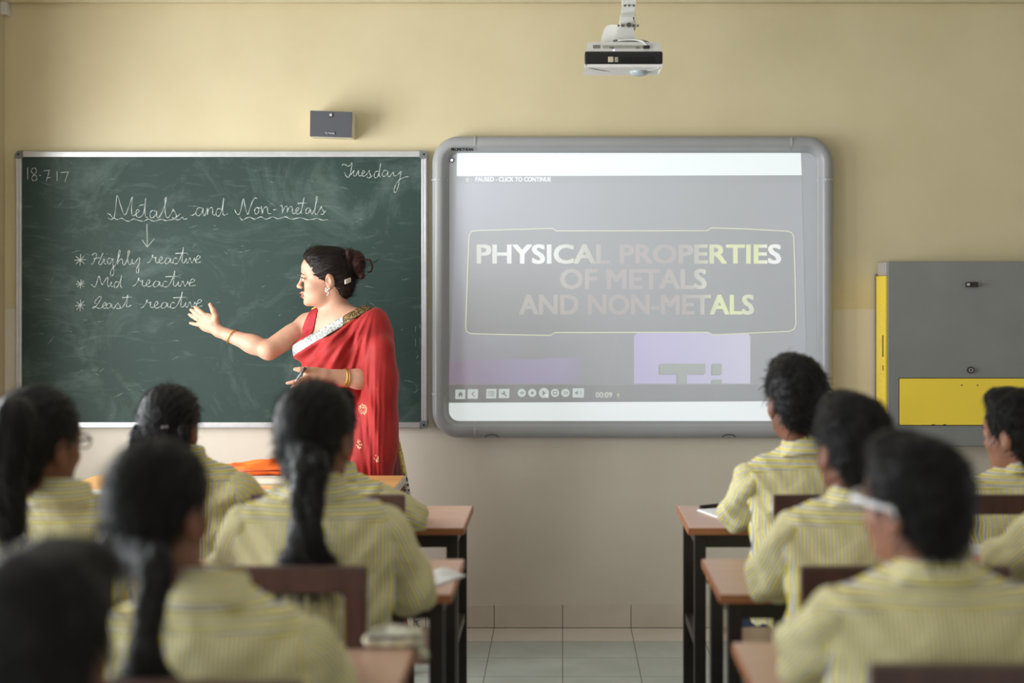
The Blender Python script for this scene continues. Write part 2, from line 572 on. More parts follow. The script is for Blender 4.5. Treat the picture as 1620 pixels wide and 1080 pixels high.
hd2 = strokes('chalk_heading', [
    [(149, 435), (160, 460), (178, 472), (195, 440), (215, 352), (225, 400), (246, 472), (262, 430), (285, 370), (305, 348), (319, 354)],
    [(320, 418), (303, 430), (300, 455), (312, 470), (328, 456), (331, 432), (318, 418), (346, 426)],
    [(350, 410), (358, 470)], [(358, 462), (364, 436), (382, 415), (396, 425), (401, 464), (425, 465)], [(440, 437), (466, 435)],
    [(490, 412), (506, 405), (508, 462)], [(509, 455), (522, 425), (538, 410), (546, 422), (546, 460)], [(546, 452), (560, 420), (576, 412), (583, 426), (586, 460), (602, 464), (625, 440), (632, 426), (621, 421), (610, 440), (615, 465), (632, 468), (648, 450), (662, 400), (673, 344), (660, 405), (649, 455), (660, 466)],
    [(624, 389), (701, 385)],
    [(716, 426), (696, 424), (685, 445), (690, 465), (705, 461), (721, 430), (723, 455), (737, 467), (760, 400), (773, 345), (764, 341), (759, 400), (753, 455), (767, 471), (796, 425), (801, 410), (808, 430), (823, 455), (815, 471), (795, 469)], [(815, 471), (839, 440)],
    [(188, 492), (206, 515), (236, 500), (266, 493), (301, 508), (346, 490), (386, 508), (436, 490), (476, 505), (531, 490), (576, 508), (641, 497), (691, 510), (731, 510), (771, 502), (811, 515), (852, 510)]], B_)
strokes('chalk_arrow', [[(850, 497), (852, 641)], [(820, 597), (851, 643)], [(897, 590), (851, 643)]], A_, smooth=False)
REACT = [
    [(850, 742), (864, 738), (880, 715), (890, 691), (883, 701), (900, 712), (908, 706), (905, 735), (918, 742), (940, 725), (948, 711), (938, 705), (928, 725), (933, 745), (952, 742), (968, 728)],
    [(996, 715), (976, 712), (965, 735), (972, 748), (990, 738), (1000, 715), (1000, 738), (1014, 744)],
    [(1041, 717), (1025, 712), (1015, 735), (1025, 748), (1046, 740), (1070, 690), (1080, 645), (1075, 700), (1073, 738), (1086, 741), (1100, 713), (1098, 738), (1110, 741), (1121, 710), (1130, 735), (1137, 741), (1151, 712), (1152, 725), (1180, 715), (1186, 702), (1173, 698), (1159, 720), (1163, 742), (1191, 737)],
    [(1030, 683), (1106, 680)], [(1106, 688), (1109, 690)]]
def react(x0, y0, sx, rise=0.0):
    return [[(x0 + (x - 850) * sx, y0 + (y - 742) - rise * (x - 850) / 340) for x, y in st] for st in REACT]
def star(cx, cy, w, h):
    return [[(cx - w, cy + 2), (cx + w, cy - 3)], [(cx + 3, cy - h), (cx - 2, cy + h)], [(cx - w * .75, cy - h * .6), (cx + w * .75, cy + h * .65)], [(cx + w * .75, cy - h * .7), (cx - w * .75, cy + h * .7)]]
strokes('chalk_lettering', star(428, 724, 37, 38) + [
    [(501, 695), (520, 680), (531, 692), (522, 718), (506, 750), (499, 744)], [(512, 716), (556, 710)], [(571, 680), (556, 720), (543, 748), (560, 752), (579, 716), (578, 744), (592, 750)], [(596, 685), (599, 687)],
    [(626, 716), (608, 714), (599, 735), (608, 751), (622, 740), (633, 715), (636, 760), (641, 800), (630, 825), (618, 814), (626, 785), (650, 755), (674, 700), (680, 671), (672, 666), (667, 720), (664, 752)],
    [(666, 738), (685, 718), (696, 727), (696, 748), (712, 751), (735, 690), (741, 669), (731, 670), (728, 720), (735, 750), (750, 748), (757, 718), (757, 740), (770, 748), (790, 720), (804, 712), (799, 760), (796, 804), (785, 804), (785, 778), (804, 744)]] + react(850, 742, 1.0), A_)
strokes('chalk_lettering', star(430, 876, 27, 28) + [
    [(497, 878), (510, 890), (522, 894), (535, 860), (546, 825), (559, 865), (570, 880), (586, 850), (603, 832), (600, 870), (608, 894), (626, 862), (622, 888), (636, 894)], [(618, 830), (621, 832)],
    [(673, 866), (655, 862), (642, 885), (650, 900), (668, 886), (686, 840), (689, 820), (683, 870), (685, 894), (694, 899)]] + react(755, 889, 1.18), A_)
strokes('chalk_lettering', star(428, 1012, 30, 38) + [
    [(531, 999), (522, 999), (520, 988), (532, 972), (548, 957), (560, 957), (560, 968), (548, 988), (532, 1012), (514, 1029), (506, 1026), (516, 1019), (534, 1026), (552, 1031), (570, 1021), (586, 1008), (593, 998), (581, 995), (570, 1012), (576, 1030), (594, 1027)],
    [(621, 1001), (606, 998), (592, 1015), (600, 1030), (615, 1024), (628, 1001), (628, 1022), (641, 1029), (665, 996), (669, 1003), (681, 1020), (671, 1033), (655, 1028)], [(676, 1030), (692, 1026), (715, 990), (729, 945), (722, 1000), (722, 1022), (752, 1010)], [(693, 962), (756, 958)]] + react(808, 1027, 1.153, 8), A_)
E_ = lambda x, y: (620 + x / 5.683, 500 + y / 5.683)
strokes('chalk_doodle', [[(208, 625), (240, 620), (215, 650), (240, 655), (205, 688)], [(212, 205), (214, 275)], [(252, 190), (255, 250), (240, 300)], [(212, 330), (238, 308), (222, 352), (238, 350), (218, 385)], [(215, 90), (212, 140)], [(250, 75), (250, 110)]], E_, M_FAINT, smooth=False)
random.seed(5)
mk = []
for k in range(70):
    x, y = random.uniform(60, 650), random.uniform(270, 650)
    a, L = random.uniform(-.6, .9), random.uniform(2, 16)
    mk.append([(x, y), (x + L * .5 * math.cos(a) + random.uniform(-1, 1), y - L * .5 * math.sin(a)), (x + L * math.cos(a), y - L * math.sin(a) + random.uniform(-1.5, 1.5))])
strokes('chalk_smear', mk, lambda x, y: (x, y), M_FAINT, w=0.0016)

# ------------------------------------------------------------------ interactive whiteboard
wb = thing('whiteboard', 'large interactive whiteboard with grey rounded frame showing a projected slide', 'whiteboard', (at(1000, 0, 0).x, 0, at(0, 690, 0).z))
wo = wb.location
def lw(p):
    return Vector(p) - wo
FX0, FX1 = at(683, 0, -.07).x, at(1320, 0, -.07).x
FZ0, FZ1 = at(0, 693, -.07).z, at(0, 214.5, -.07).z
PROF = [(0.0, -.001), (0.0, -.042), (.004, -.058), (.012, -.070), (.024, -.076), (.040, -.077), (.050, -.072), (.056, -.060), (.062, -.046), (.068, -.040), (.073, -.036), (.073, -.028)]
def round_path(x0, z0, x1, z1, R, n=8):
    out = []
    for cx, cz, q0 in ((x1 - R, z1 - R, 0), (x0 + R, z1 - R, PI / 2), (x0 + R, z0 + R, PI), (x1 - R, z0 + R, 1.5 * PI)):
        for k in range(n + 1):
            q = q0 + PI / 2 * k / n
            out.append((cx, cz, math.cos(q), math.sin(q)))
    return out
def sweep_frame(x0, z0, x1, z1, R, prof, part=None, grow=0.0):
    path = round_path(x0, z0, x1, z1, R)
    rows = []
    for cx, cz, c_, s_ in path:
        rows.append([lw((cx + c_ * (R - o + grow), yy - grow, cz + s_ * (R - o + grow))) for o, yy in prof])
    return rows
rows = sweep_frame(FX0, FZ0, FX1, FZ1, 0.118, PROF)
n, m = len(rows), len(PROF)
mb = MB()
mb.add([p for r in rows for p in r], [(i * m + k, i * m + k + 1, ((i + 1) % n) * m + k + 1, ((i + 1) % n) * m + k) for i in range(n) for k in range(m - 1)], True)
M_WBF = plain('grey_board_plastic', srgb(156, 157, 159), 0.36, var=0.03, scale=6)
mb.build('frame', M_WBF, wb)
M_WHITE = plain('white_board_laminate', srgb(198, 201, 208), 0.3, var=0.015, scale=2, spec=0.3)
MB().box(lw((FX0 + .06, -.030, FZ0 + .06)), lw((FX1 - .06, -.006, FZ1 - .06))).build('board_surface', M_WHITE, wb)
# raised joints of the frame corners
M_JOINT = plain('frame_joint_plastic', srgb(170, 171, 172), 0.35)
def joint_strip(pos, side):
    mb = MB()
    vs = []
    for w in (-.004, .004):
        for o, yy in PROF[:-1]:
            o2, y2 = o - .003, yy - .003
            if side == 'T':
                vs.append(lw((pos + w, y2, FZ1 - o2)))
            elif side == 'B':
                vs.append(lw((pos + w, y2, FZ0 + o2)))
            elif side == 'L':
                vs.append(lw((FX0 + o2, y2, pos + w)))
            else:
                vs.append(lw((FX1 - o2, y2, pos + w)))
    k_ = len(PROF) - 1
    for w in (-.004, .004):      # inner rim, so the strip has thickness
        for o, yy in PROF[:-1]:
            o2, y2 = o + .002, yy + .002
            vs.append(lw((pos + w, y2, FZ1 - o2)) if side == 'T' else lw((pos + w, y2, FZ0 + o2)) if side == 'B' else lw((FX0 + o2, y2, pos + w)) if side == 'L' else lw((FX1 - o2, y2, pos + w)))
    fs = [(i, i + 1, k_ + i + 1, k_ + i) for i in range(k_ - 1)]
    fs += [(i, i + 1, 2 * k_ + i + 1, 2 * k_ + i) for i in range(k_ - 1)]
    fs += [(k_ + i, k_ + i + 1, 3 * k_ + i + 1, 3 * k_ + i) for i in range(k_ - 1)]
    mb.add(vs, fs, False)
    mb.build('frame_joint', M_JOINT, wb)
for px in (751, 1252):
    joint_strip(at(px, 0, -.075).x, 'T')
    joint_strip(at(px, 0, -.075).x, 'B')
for py in (284, 623):
    joint_strip(at(0, py, -.075).z, 'L')
    joint_strip(at(0, py, -.075).z, 'R')
# ledge below the surface, catches on the bottom rail
for px in (778, 1153):
    c0 = at(px, 692, -.078)
    pts = [lw((c0.x + .028 * math.cos(q), -.0785, c0.z + .014 * math.sin(q))) for q in [PI * k / 12 for k in range(13)]]
    MB().tube(pts, .0022, 6).build('pen_catch', plain('dark_catch', srgb(60, 62, 62), 0.4), wb)
v, f = text_px('PROMETHEAN', 713.5, 234.2, 748.5, 238.6, -.0795, 0.3)
MB().add([lw((p.x, -.0785, p.z)) for p in v], f).build('lettering', plain('black_print', srgb(28, 28, 28), 0.6), wb)
# round sensor light beside the picture
c0 = at(714.8, 253.2, -.033)
so = MB().tube([lw((c0.x + .0085 * math.cos(q), -.0325, c0.z + .0085 * math.sin(q))) for q in [2 * PI * k / 20 for k in range(20)]], .0026, 6, closed=True).build('sensor_ring', plain('purple_plastic', srgb(60, 38, 84), 0.4), wb)
t = NT('sensor_glow'); t.set(col=(.8, .7, .9), emit=(1, .86, 1), estr=0.9)
MB().disc((lw(c0).x, lw(c0).z), .0065, -.0335, -.030, 16).build('sensor_light', t.m, so)

def light_mat(name, rgb, strength=1.0, ramp_x=None):
    """Board surface that the projector's beam lights: the white laminate plus light."""
    t = NT(name)
    t.set(col=srgb(198, 201, 208), rough=0.35, spec=0.3, estr=strength)
    if ramp_x:
        tc = t.n('ShaderNodeTexCoord')
        sp = t.n('ShaderNodeSeparateXYZ')
        t.l(tc.outputs['Object'], sp.inputs[0])
        x0, x1 = ramp_x[0], ramp_x[1]
        fac = t.math('DIVIDE', t.math('SUBTRACT', sp.outputs['X'], x0), x1 - x0)
        t.l(t.ramp(fac, ramp_x[2]), t.b.inputs['Emission Color'])
    else:
        t.set(emit=rgb)
    return t.m
YS = -.0306
slide = MB().add([lw(p) for p in quad_px([(722, 240), (1268, 240), (1275, 655), (709.5, 672)], YS)], [(0, 1, 2, 3)]).build('projected_slide', light_mat('slide_backlight', (.012, .012, .016)), wb)
lay = [YS]
def panel(name, pts, mat):
    lay[0] -= .00001
    return MB().add([lw(p) for p in quad_px(pts, lay[0])], [tuple(range(len(pts)))]).build(name, mat, slide)
L_WHITE = light_mat('slide_white', (.42, .46, .45))
panel('slide_band', [(723, 240), (1267, 240), (1268.5, 277), (722.5, 278.5)], L_WHITE)
panel('slide_band', [(709.5, 637), (1243, 634.5), (1244, 668), (709.5, 670)], L_WHITE)
panel('slide_backdrop', [(722.5, 290), (1268.5, 289), (1275, 530), (1275, 607), (710, 607), (716, 480)], light_mat('slide_haze', (.03, .03, .042), 1.0, (lw(at(712, 0, YS)).x, lw(at(1275, 0, YS)).x, [(0, (.045, .045, .07)), (.5, (.022, .022, .028)), (.8, (.02, .02, .02)), (1, (.035, .035, .055))])))
panel('slide_backdrop', [(711, 571), (915, 565), (921, 569), (922, 607), (710, 607)], light_mat('slide_violet', (.05, .02, .06), 1.0, (lw(at(711, 0, YS)).x, lw(at(922, 0, YS)).x, [(0, (.06, .02, .07)), (.5, (.06, .035, .12)), (.85, (.08, .05, .14)), (1, (.03, .025, .05))])))
def rr(x0, y0, x1, y1, r, n=5, bottom=False):
    out = []
    for cx, cy, q0 in ((x1 - r, y0 + r, -PI / 2), (x1 - r, y1 - r, 0), (x0 + r, y1 - r, PI / 2), (x0 + r, y0 + r, PI)):
        if bottom and cy > y0 + r + .1:
            out.append((x1 if q0 == 0 else x0, y1))
            continue
        for k in range(n + 1):
            q = q0 + PI / 2 * k / n
            out.append((cx + r * math.cos(q), cy + r * math.sin(q)))
    return out
panel('element_tile', rr(1003, 526, 1187, 607, 9, bottom=True), light_mat('slide_lilac', (.16, .13, .27), 1.0, (lw(at(1003, 0, YS)).x, lw(at(1187, 0, YS)).x, [(0, (.15, .11, .26)), (.6, (.17, .15, .27)), (1, (.21, .20, .28))])))
L_DIM = light_mat('slide_symbol', (.06, .075, .055))
L_DIM2 = light_mat('slide_symbol_edge', (.0, .0, .0))
for dx, dy, mt in ((-2, 1.5, L_DIM2), (0, 0, L_DIM)):
    panel('element_symbol', [(1044 + dx, 575 + dy), (1116 + dx, 575 + dy), (1116 + dx, 591 + dy), (1087 + dx, 591 + dy), (1087 + dx, 607), (1072 + dx, 607), (1072 + dx, 591 + dy), (1044 + dx, 591 + dy)], mt)
    panel('element_symbol', [(1127 + dx, 575 + dy), (1142 + dx, 575 + dy), (1142 + dx, 592 + dy), (1127 + dx, 592 + dy)], mt)
    panel('element_symbol', [(1127 + dx, 600 + dy), (1142 + dx, 600 + dy), (1142 + dx, 607), (1127 + dx, 607)], mt)
# title card
card = [(746, 366), (760, 364.5), (874, 361), (880, 365), (1119, 365), (1125, 360.5), (1180, 362), (1246, 365.5), (1253, 368), (1256, 374), (1258, 430), (1259.5, 512), (1257, 520), (1250, 524), (1128, 529.5), (1120, 525.5), (878, 526), (871, 530.5), (790, 529), (744, 527.5), (738, 524), (737, 516), (740, 430), (742.5, 373)]
panel('title_card', card, light_mat('slide_card', (.004, .004, .003)))
L_LINE = light_mat('slide_cream_line', (.28, .29, .15))
mb = MB()
mb.tube([lw(at(x, y, YS - .0008)) for x, y in card], .0026, 6, closed=True, flat=((0, 1, 0), .25))
mb.build('title_outline', L_LINE, slide)
def ttext(body, x0, y0, x1, y1, stops, name='title_lettering', bold=1.3):
    lay[0] -= .00002
    ya = lay[0]
    v, f = text_px(body, x0 + 1.0, y0 + .9, x1 + 1.0, y1 + .9, ya, bold)
    MB().add([lw(p) for p in v], f).build(name, light_mat('slide_text_edge', (.0, .0, .0)), slide)
    lay[0] -= .00002
    v, f = text_px(body, x0, y0, x1, y1, lay[0], bold)
    MB().add([lw(p) for p in v], f).build(name, light_mat('slide_text', (1, 1, 1), 1.0, (lw(at(x0, 0, ya)).x, lw(at(x1, 0, ya)).x, stops)), slide)
Wt, Cr, Pk, Yl, Gy = (.42, .43, .41), (.24, .25, .17), (.085, .05, .035), (.30, .33, .08), (.13, .11, .08)
ttext('PHYSICAL PROPERTIES', 754, 387, 1236, 416.5, [(0, Cr), (.14, Wt), (.22, Wt), (.32, Cr), (.42, Pk), (.66, Pk), (.72, Gy), (.80, Yl), (.92, Yl), (.97, Wt), (1, Wt)])
ttext('OF METALS', 886, 426, 1118, 456.5, [(0, Gy), (.3, Pk), (.7, Pk), (.9, Gy), (1, Cr)])
ttext('AND NON-METALS', 821, 466.5, 1193, 497, [(0, Gy), (.3, Pk), (.7, Pk), (.78, Gy), (.85, Yl), (.93, Yl), (1, Cr)])
ttext('PAUSED - CLICK TO CONTINUE', 752, 280, 872, 287, [(0, (.34, .34, .34)), (.3, (.42, .42, .42)), (1, (.42, .42, .42))], 'caption_lettering', .35)
panel('pause_icon', [(737.5, 281.5), (739, 281.5), (739, 287), (737.5, 287)], L_LINE)
panel('pause_icon', [(740, 281.5), (741.5, 281.5), (741.5, 287), (740, 287)], L_LINE)
# player toolbar
panel('toolbar', [(710, 608), (1243, 607.5), (1243, 633.5), (709.5, 636)], light_mat('slide_bar', (.0, .0, .0)))
panel('toolbar_edge', [(710, 607), (1243, 606.5), (1243, 608), (710, 608.5)], light_mat('slide_bar_edge', (.05, .05, .04)))
L_BTN = light_mat('slide_button', (.26, .30, .28))
L_ICON = light_mat('slide_icon', (.012, .014, .014))
def btn(x0, y0, x1, y1):
    return panel('toolbar_button', [(x0, y0), (x1, y0), (x1 - .5, y1), (x0 - .5, y1)], L_BTN)
def circ(cx, cy, r):
    return panel('toolbar_button', [(cx + r * math.cos(2 * PI * k / 24), cy + r * math.sin(2 * PI * k / 24)) for k in range(24)], L_BTN)
def icon(*polys):
    for p in polys:
        panel('toolbar_icon', p, L_ICON)
btn(720.5, 616, 736.5, 631); btn(740, 615.5, 756.5, 630.5); btn(769.5, 615, 785.5, 630); btn(789.5, 615, 806, 629.5); btn(906, 614, 924, 628.5)
icon([(724.5, 623.5), (728.5, 619), (732.5, 623.5), (731.5, 623.5), (731.5, 627.5), (729.5, 627.5), (729.5, 624.8), (727.5, 624.8), (727.5, 627.5), (725.5, 627.5), (725.5, 623.5)])
icon([(749.5, 619), (751, 620), (747.6, 623), (751, 626), (749.5, 627), (745.5, 623)])
for k in range(3):
    icon([(772, 619 + 2.8 * k), (773.5, 619 + 2.8 * k), (773.5, 620.3 + 2.8 * k), (772, 620.3 + 2.8 * k)], [(774.5, 619 + 2.8 * k), (782, 619 + 2.8 * k), (782, 620.3 + 2.8 * k), (774.5, 620.3 + 2.8 * k)])
icon([(793, 620.5), (795, 622), (796.5, 621), (796, 618), (798.5, 618.8), (799.5, 621.2), (798.8, 622.8), (801.8, 625.5), (800.4, 627), (797.2, 624), (795, 624.2), (793.2, 622.6)])
for cx in (825.5, 842, 878, 894.5):
    circ(cx, 621.3, 6.5)
circ(860.5, 621.3, 8)
icon([(822.5, 621.3), (825.4, 618.8), (825.4, 623.8)], [(825.6, 621.3), (828.5, 618.8), (828.5, 623.8)])
icon([(840, 619.2), (844.2, 619.2), (844.2, 623.4), (840, 623.4)])
icon([(858.3, 617), (863.5, 621.3), (858.3, 625.8)])
icon([(874.5, 618.2), (881.5, 618.2), (881.5, 619.4), (874.5, 619.4)], [(874.5, 619.4), (875.7, 619.4), (875.7, 623.8), (874.5, 623.8)], [(880.3, 619.4), (881.5, 619.4), (881.5, 623.8), (880.3, 623.8)], [(875.7, 622.8), (880.3, 622.8), (880.3, 624.5), (875.7, 624.5)])
icon([(891.5, 618.5), (893, 618.5), (895, 621.3), (893, 624), (891.5, 624), (893.3, 621.3)], [(895, 618.5), (896.5, 618.5), (898.5, 621.3), (896.5, 624), (895, 624), (896.8, 621.3)])
icon([(909.5, 619.8), (911.5, 619.8), (914.5, 617), (914.5, 625), (911.5, 622.6), (909.5, 622.6)], [(916.2, 619.5), (917.4, 621.2), (916.2, 623), (916.8, 623.3), (918.4, 621.2), (916.8, 619)], [(918.6, 618), (920.3, 621.2), (918.6, 624.3), (919.3, 624.8), (921.3, 621.2), (919.3, 617.5)])
panel('cursor', [(863.5, 622), (868.8, 626), (866.3, 626.6), (867.6, 629.5), (866, 630), (864.9, 627.2), (863.4, 628.6)], L_WHITE)
ttext('00:09', 942.5, 620, 968.5, 628.5, [(0, (.26, .26, .22)), (1, (.26, .26, .22))], 'timer_lettering', 0.25)
panel('timer_icon', [(976, 623), (978, 621.8), (980, 623), (979.4, 626), (978.6, 628.3), (977.4, 628.3), (976.6, 626)], light_mat('slide_bulb', (.22, .20, .08)))
# faint beams in the slide's backdrop
L_RAY = light_mat('slide_ray', (.035, .038, .036))
panel('slide_ray', [(974, 532), (978, 532), (962, 607), (955, 607)], L_RAY)
panel('slide_ray', [(848, 531), (856, 531), (862, 568), (815, 568)], light_mat('slide_flare', (.03, .03, .032)))

# ------------------------------------------------------------------ wall speaker
spk = thing('wall_speaker', 'small dark grey speaker box mounted on the wall above the chalkboard', 'speaker', (at(526, 0, 0).x, 0, at(0, 215, 0).z))
so_ = spk.location
yf, yb2 = -.13, 0.0
P = [(490.5, 174.5), (557.5, 177), (556, 217.5), (490, 215.5)]
fr = [at(x, y, yf) - so_ for x, y in P]
ctr = sum(fr, Vector()) / 4
bk = []
for p in fr:
    q = Vector(((p.x - ctr.x) * .97 + ctr.x, yb2, (p.z - ctr.z) * .97 + ctr.z))
    bk.append(q)
def frustum(front, back):
    return [tuple(p) for p in front] + [tuple(p) for p in back], [(0, 1, 2, 3), (7, 6, 5, 4), (0, 4, 5, 1), (1, 5, 6, 2), (2, 6, 7, 3), (3, 7, 4, 0)]
mb = MB()
mb.add(*frustum([p + Vector((0, .008, 0)) for p in fr], bk))
mb.build('speaker_box', plain('cream_speaker_plastic', srgb(222, 216, 196), 0.5), spk)
t = NT('dark_grille_cloth'); t.set(rough=0.8)
t.col(t.ramp(t.noise(700, 2), [(0.35, srgb(66, 66, 72)), (0.65, srgb(92, 92, 99))]))
gi = [ctr + (p - ctr) * .992 for p in fr]
mb = MB(); mb.add(*frustum(gi, [p + Vector((0, .0095, 0)) for p in gi]))
gr = mb.build('grille', t.m, spk)
pc = at(523.5, 182, yf - .002) - so_
MB().box(pc + Vector((-.008, -.002, -.009)), pc + Vector((.008, .003, .007)), .001).build('badge', plain('black_badge', srgb(30, 30, 32), 0.4), spk)
MB().box(pc + Vector((-.0052, -.0035, -.005)), pc + Vector((.0052, -.0005, .006)), .0006).build('badge_logo', plain('silver_badge', srgb(222, 222, 226), 0.35, 0.2), spk)
MB().box(pc + Vector((-.0014, -.0042, -.002)), pc + Vector((.0014, -.003, .003))).build('badge_logo', bpy.data.materials['black_badge'], spk)
pn = at(522.5, 210.7, yf - .001) - so_
MB().box(pn + Vector((-.022, -.0016, -.0048)), pn + Vector((.022, .002, .0046)), .0006).build('name_plate', bpy.data.materials['black_badge'], spk)
v, f = text_px('My Reality', 514.5, 209, 529.5, 212.8, yf - .0035, 0)
MB().add([p - so_ for p in v], f).build('name_lettering', bpy.data.materials['silver_badge'], spk)

# ------------------------------------------------------------------ metal cabinet at the right
CY = -.225
c00 = at(1405, 413, CY); c11 = at(1780, 707, CY)
cab = thing('metal_cabinet', 'grey metal wall cabinet with yellow front panel and yellow side', 'cabinet', ((c00.x + c11.x) / 2, 0, c11.z))
co = cab.location
M_CGREY = plain('grey_cabinet_enamel', srgb(128, 128, 126), 0.45, 0.0, var=0.05, scale=5)
M_CYEL = plain('yellow_enamel', srgb(246, 214, 66), 0.4, 0.0, var=0.03, scale=5)
lc = lambda p: Vector(p) - co
MB().box(lc((c00.x + .002, CY + .02, c11.z)), lc((c11.x, -.001, c00.z)), .004).build('cabinet_body', M_CGREY, cab)
dr = MB().box(lc((c00.x, CY, c11.z + .004)), lc((c11.x, CY + .019, c00.z)), .004).build('cabinet_door', M_CGREY, cab)
q0, q1 = at(1423, 598.5, CY), at(1752, 672, CY)
M_DARK = plain('dark_gap', srgb(52, 48, 40), 0.7)
MB().box(lc((q0.x - .0035, CY - .0012, q1.z - .0035)), lc((q1.x + .0035, CY + .002, q0.z + .0035))).build('panel_seam', M_DARK, cab)
yp = MB().box(lc((q0.x, CY - .0035, q1.z)), lc((q1.x, CY + .002, q0.z)), .0015).build('yellow_panel', M_CYEL, cab)
for px in (1521, 1546):
    c_ = lc(at(px, 609, CY)); MB().disc((c_.x, c_.z), .0028, CY - co.y - .006, CY - co.y - .003, 10).build('rivet', M_DARK, yp)
for px in (1476, 1494):
    c_ = lc(at(px, 672, CY)); MB().box((c_.x - .006, CY - .006, c_.z - .003), (c_.x + .006, CY - .001, c_.z + .003)).build('hinge', M_DARK, yp)
hb = lc(at(1536.5, 450, CY))
hn = MB().box(hb + Vector((-.026, -.022, -.011)), hb + Vector((.026, .001, .011)), .004).build('latch', plain('black_latch', srgb(34, 34, 36), 0.3), dr)
MB().box(hb + Vector((-.024, -.0235, -.005)), hb + Vector((-.012, -.021, .006)), .001).build('latch_tip', M_ALU, dr)
kb = lc(at(1535, 585, CY))
lk = MB().disc((kb.x, kb.z), .0145, CY - .012, CY + .001, 24)
lk.build('lock', plain('black_lock', srgb(46, 44, 42), 0.35, 0.3), dr)
MB().tube([(kb.x + .0075 * math.cos(2 * PI * k / 16), CY - .012, kb.z + .0075 * math.sin(2 * PI * k / 16)) for k in range(16)], .0015, 6, closed=True).build('lock_ring', M_ALU, dr)
# yellow strip down the left side (proud of the side), with the light top and slots
zt, zl = at(0, 436, CY).z, c11.z + .01
sx_ = c00.x - .0005
ys = MB().box(lc((sx_ - .0085, CY + .022, zl)), lc((sx_ + .003, -.012, zt)), .003).build('yellow_side', M_CYEL, cab)
MB().box(lc((sx_ - .004, CY + .03, zt + .002)), lc((sx_ + .003, -.03, c00.z - .004)), .002).build('side_top', M_ALU, cab)
m1 = MB(); z_ = at(0, 548, CY).z
m1.box(lc((sx_ - .0095, CY + .052, z_ - .047)), lc((sx_ - .006, CY + .072, z_ + .047)), .0008)
m1.build('side_slot', M_DARK, ys)
m1 = MB(); z_ = at(0, 583, CY).z
m1.box(lc((sx_ - .0095, CY + .052, z_ - .012)), lc((sx_ - .006, CY + .068, z_ + .012)), .003)
m1.build('side_slot', M_DARK, ys)
m1 = MB()
for k in range(20):
    zk = zt - .07 - k * .03
    m1.box(lc((sx_ - .0105, CY + .085, zk - .004)), lc((sx_ - .007, CY + .125, zk + .004)), .0012)
m1.build('vent_ribs', M_CYEL, ys)
MB().box(lc((sx_ - .012, -.02, zl - .03)), lc((sx_ - .002, -.002, zt + .01)), .001).build('side_flange', plain('dark_flange', srgb(116, 106, 84), 0.5), cab)

# ------------------------------------------------------------------ ceiling projector on its arm
PY = -1.02
pj = thing('ceiling_projector', 'white and black projector hanging from a ceiling arm above the whiteboard', 'projector', at(986, 118, PY))
po = pj.location
def pp(px, py, y=PY):
    return at(px, py, y) - po
M_PW = plain('white_projector_plastic', srgb(218, 217, 213), 0.42, var=0.03)
M_PB = plain('black_projector_gloss', srgb(26, 26, 28), 0.22, var=0.1)
M_VENT = plain('vent_dark', srgb(84, 82, 76), 0.6)
a, b = pp(925, 81), pp(1048.5, 101.5)
dep = .30
MB().box((a.x, -.004, b.z), (b.x, .06, a.z), .008).build('front_band', M_PB, pj)
# upper shell (tapers to the top) and the lower shell with a sloping face
tl, tr = pp(930, 64).x, pp(1043, 64).x
zt_ = pp(0, 65).z
mb = MB()
vs, fs = frustum([Vector((a.x + .004, .004, a.z)), Vector((b.x - .004, .004, a.z)), Vector((b.x - .004, dep, a.z)), Vector((a.x + .004, dep, a.z))],
                 [Vector((tl, .022, zt_)), Vector((tr, .022, zt_)), Vector((tr, dep - .02, zt_)), Vector((tl, dep - .02, zt_))])
mb.add(vs, fs)
us = mb.build('upper_shell', M_PW, pj)
bz = pp(0, 106).z
bz2 = at(0, 115.5, PY + dep).z - po.z
mb = MB()
vs, fs = frustum([Vector((a.x, .0, b.z)), Vector((b.x, .0, b.z)), Vector((b.x, dep, b.z)), Vector((a.x, dep, b.z))],
                 [Vector((a.x + .001, .006, bz)), Vector((b.x - .003, .006, bz)), Vector((b.x - .012, dep, bz2)), Vector((a.x + .008, dep, bz2))])
mb.add(vs, fs)
MB_low = mb.build('lower_shell', M_PW, pj)
# swoosh on the lower shell, lens bulge below
def under(px, py):
    q = min(1, max(0, (py - 106) / 9.5))
    p_ = at(px, py, PY + .006 + (dep - .006) * q) - po
    return Vector((p_.x, p_.y, bz + (bz2 - bz) * q - .001))
pts = [pp(926, 103) + Vector((0, -.002, 0)), under(934, 107), under(948, 110), under(968, 112.6), under(988, 113.6), under(1010, 112.8), under(1030, 110), under(1042, 106.5)]
MB().tube(spline(pts, 4), .0024, 6).build('shell_ridge', M_ALU, MB_low)
cb = at(1011, 115, PY + .2) - po
MB().ball((cb.x, .2, cb.z + .002), (.038, .05, .016)).build('lens_cover', plain('grey_lens_cover', srgb(170, 178, 184), 0.3), pj)
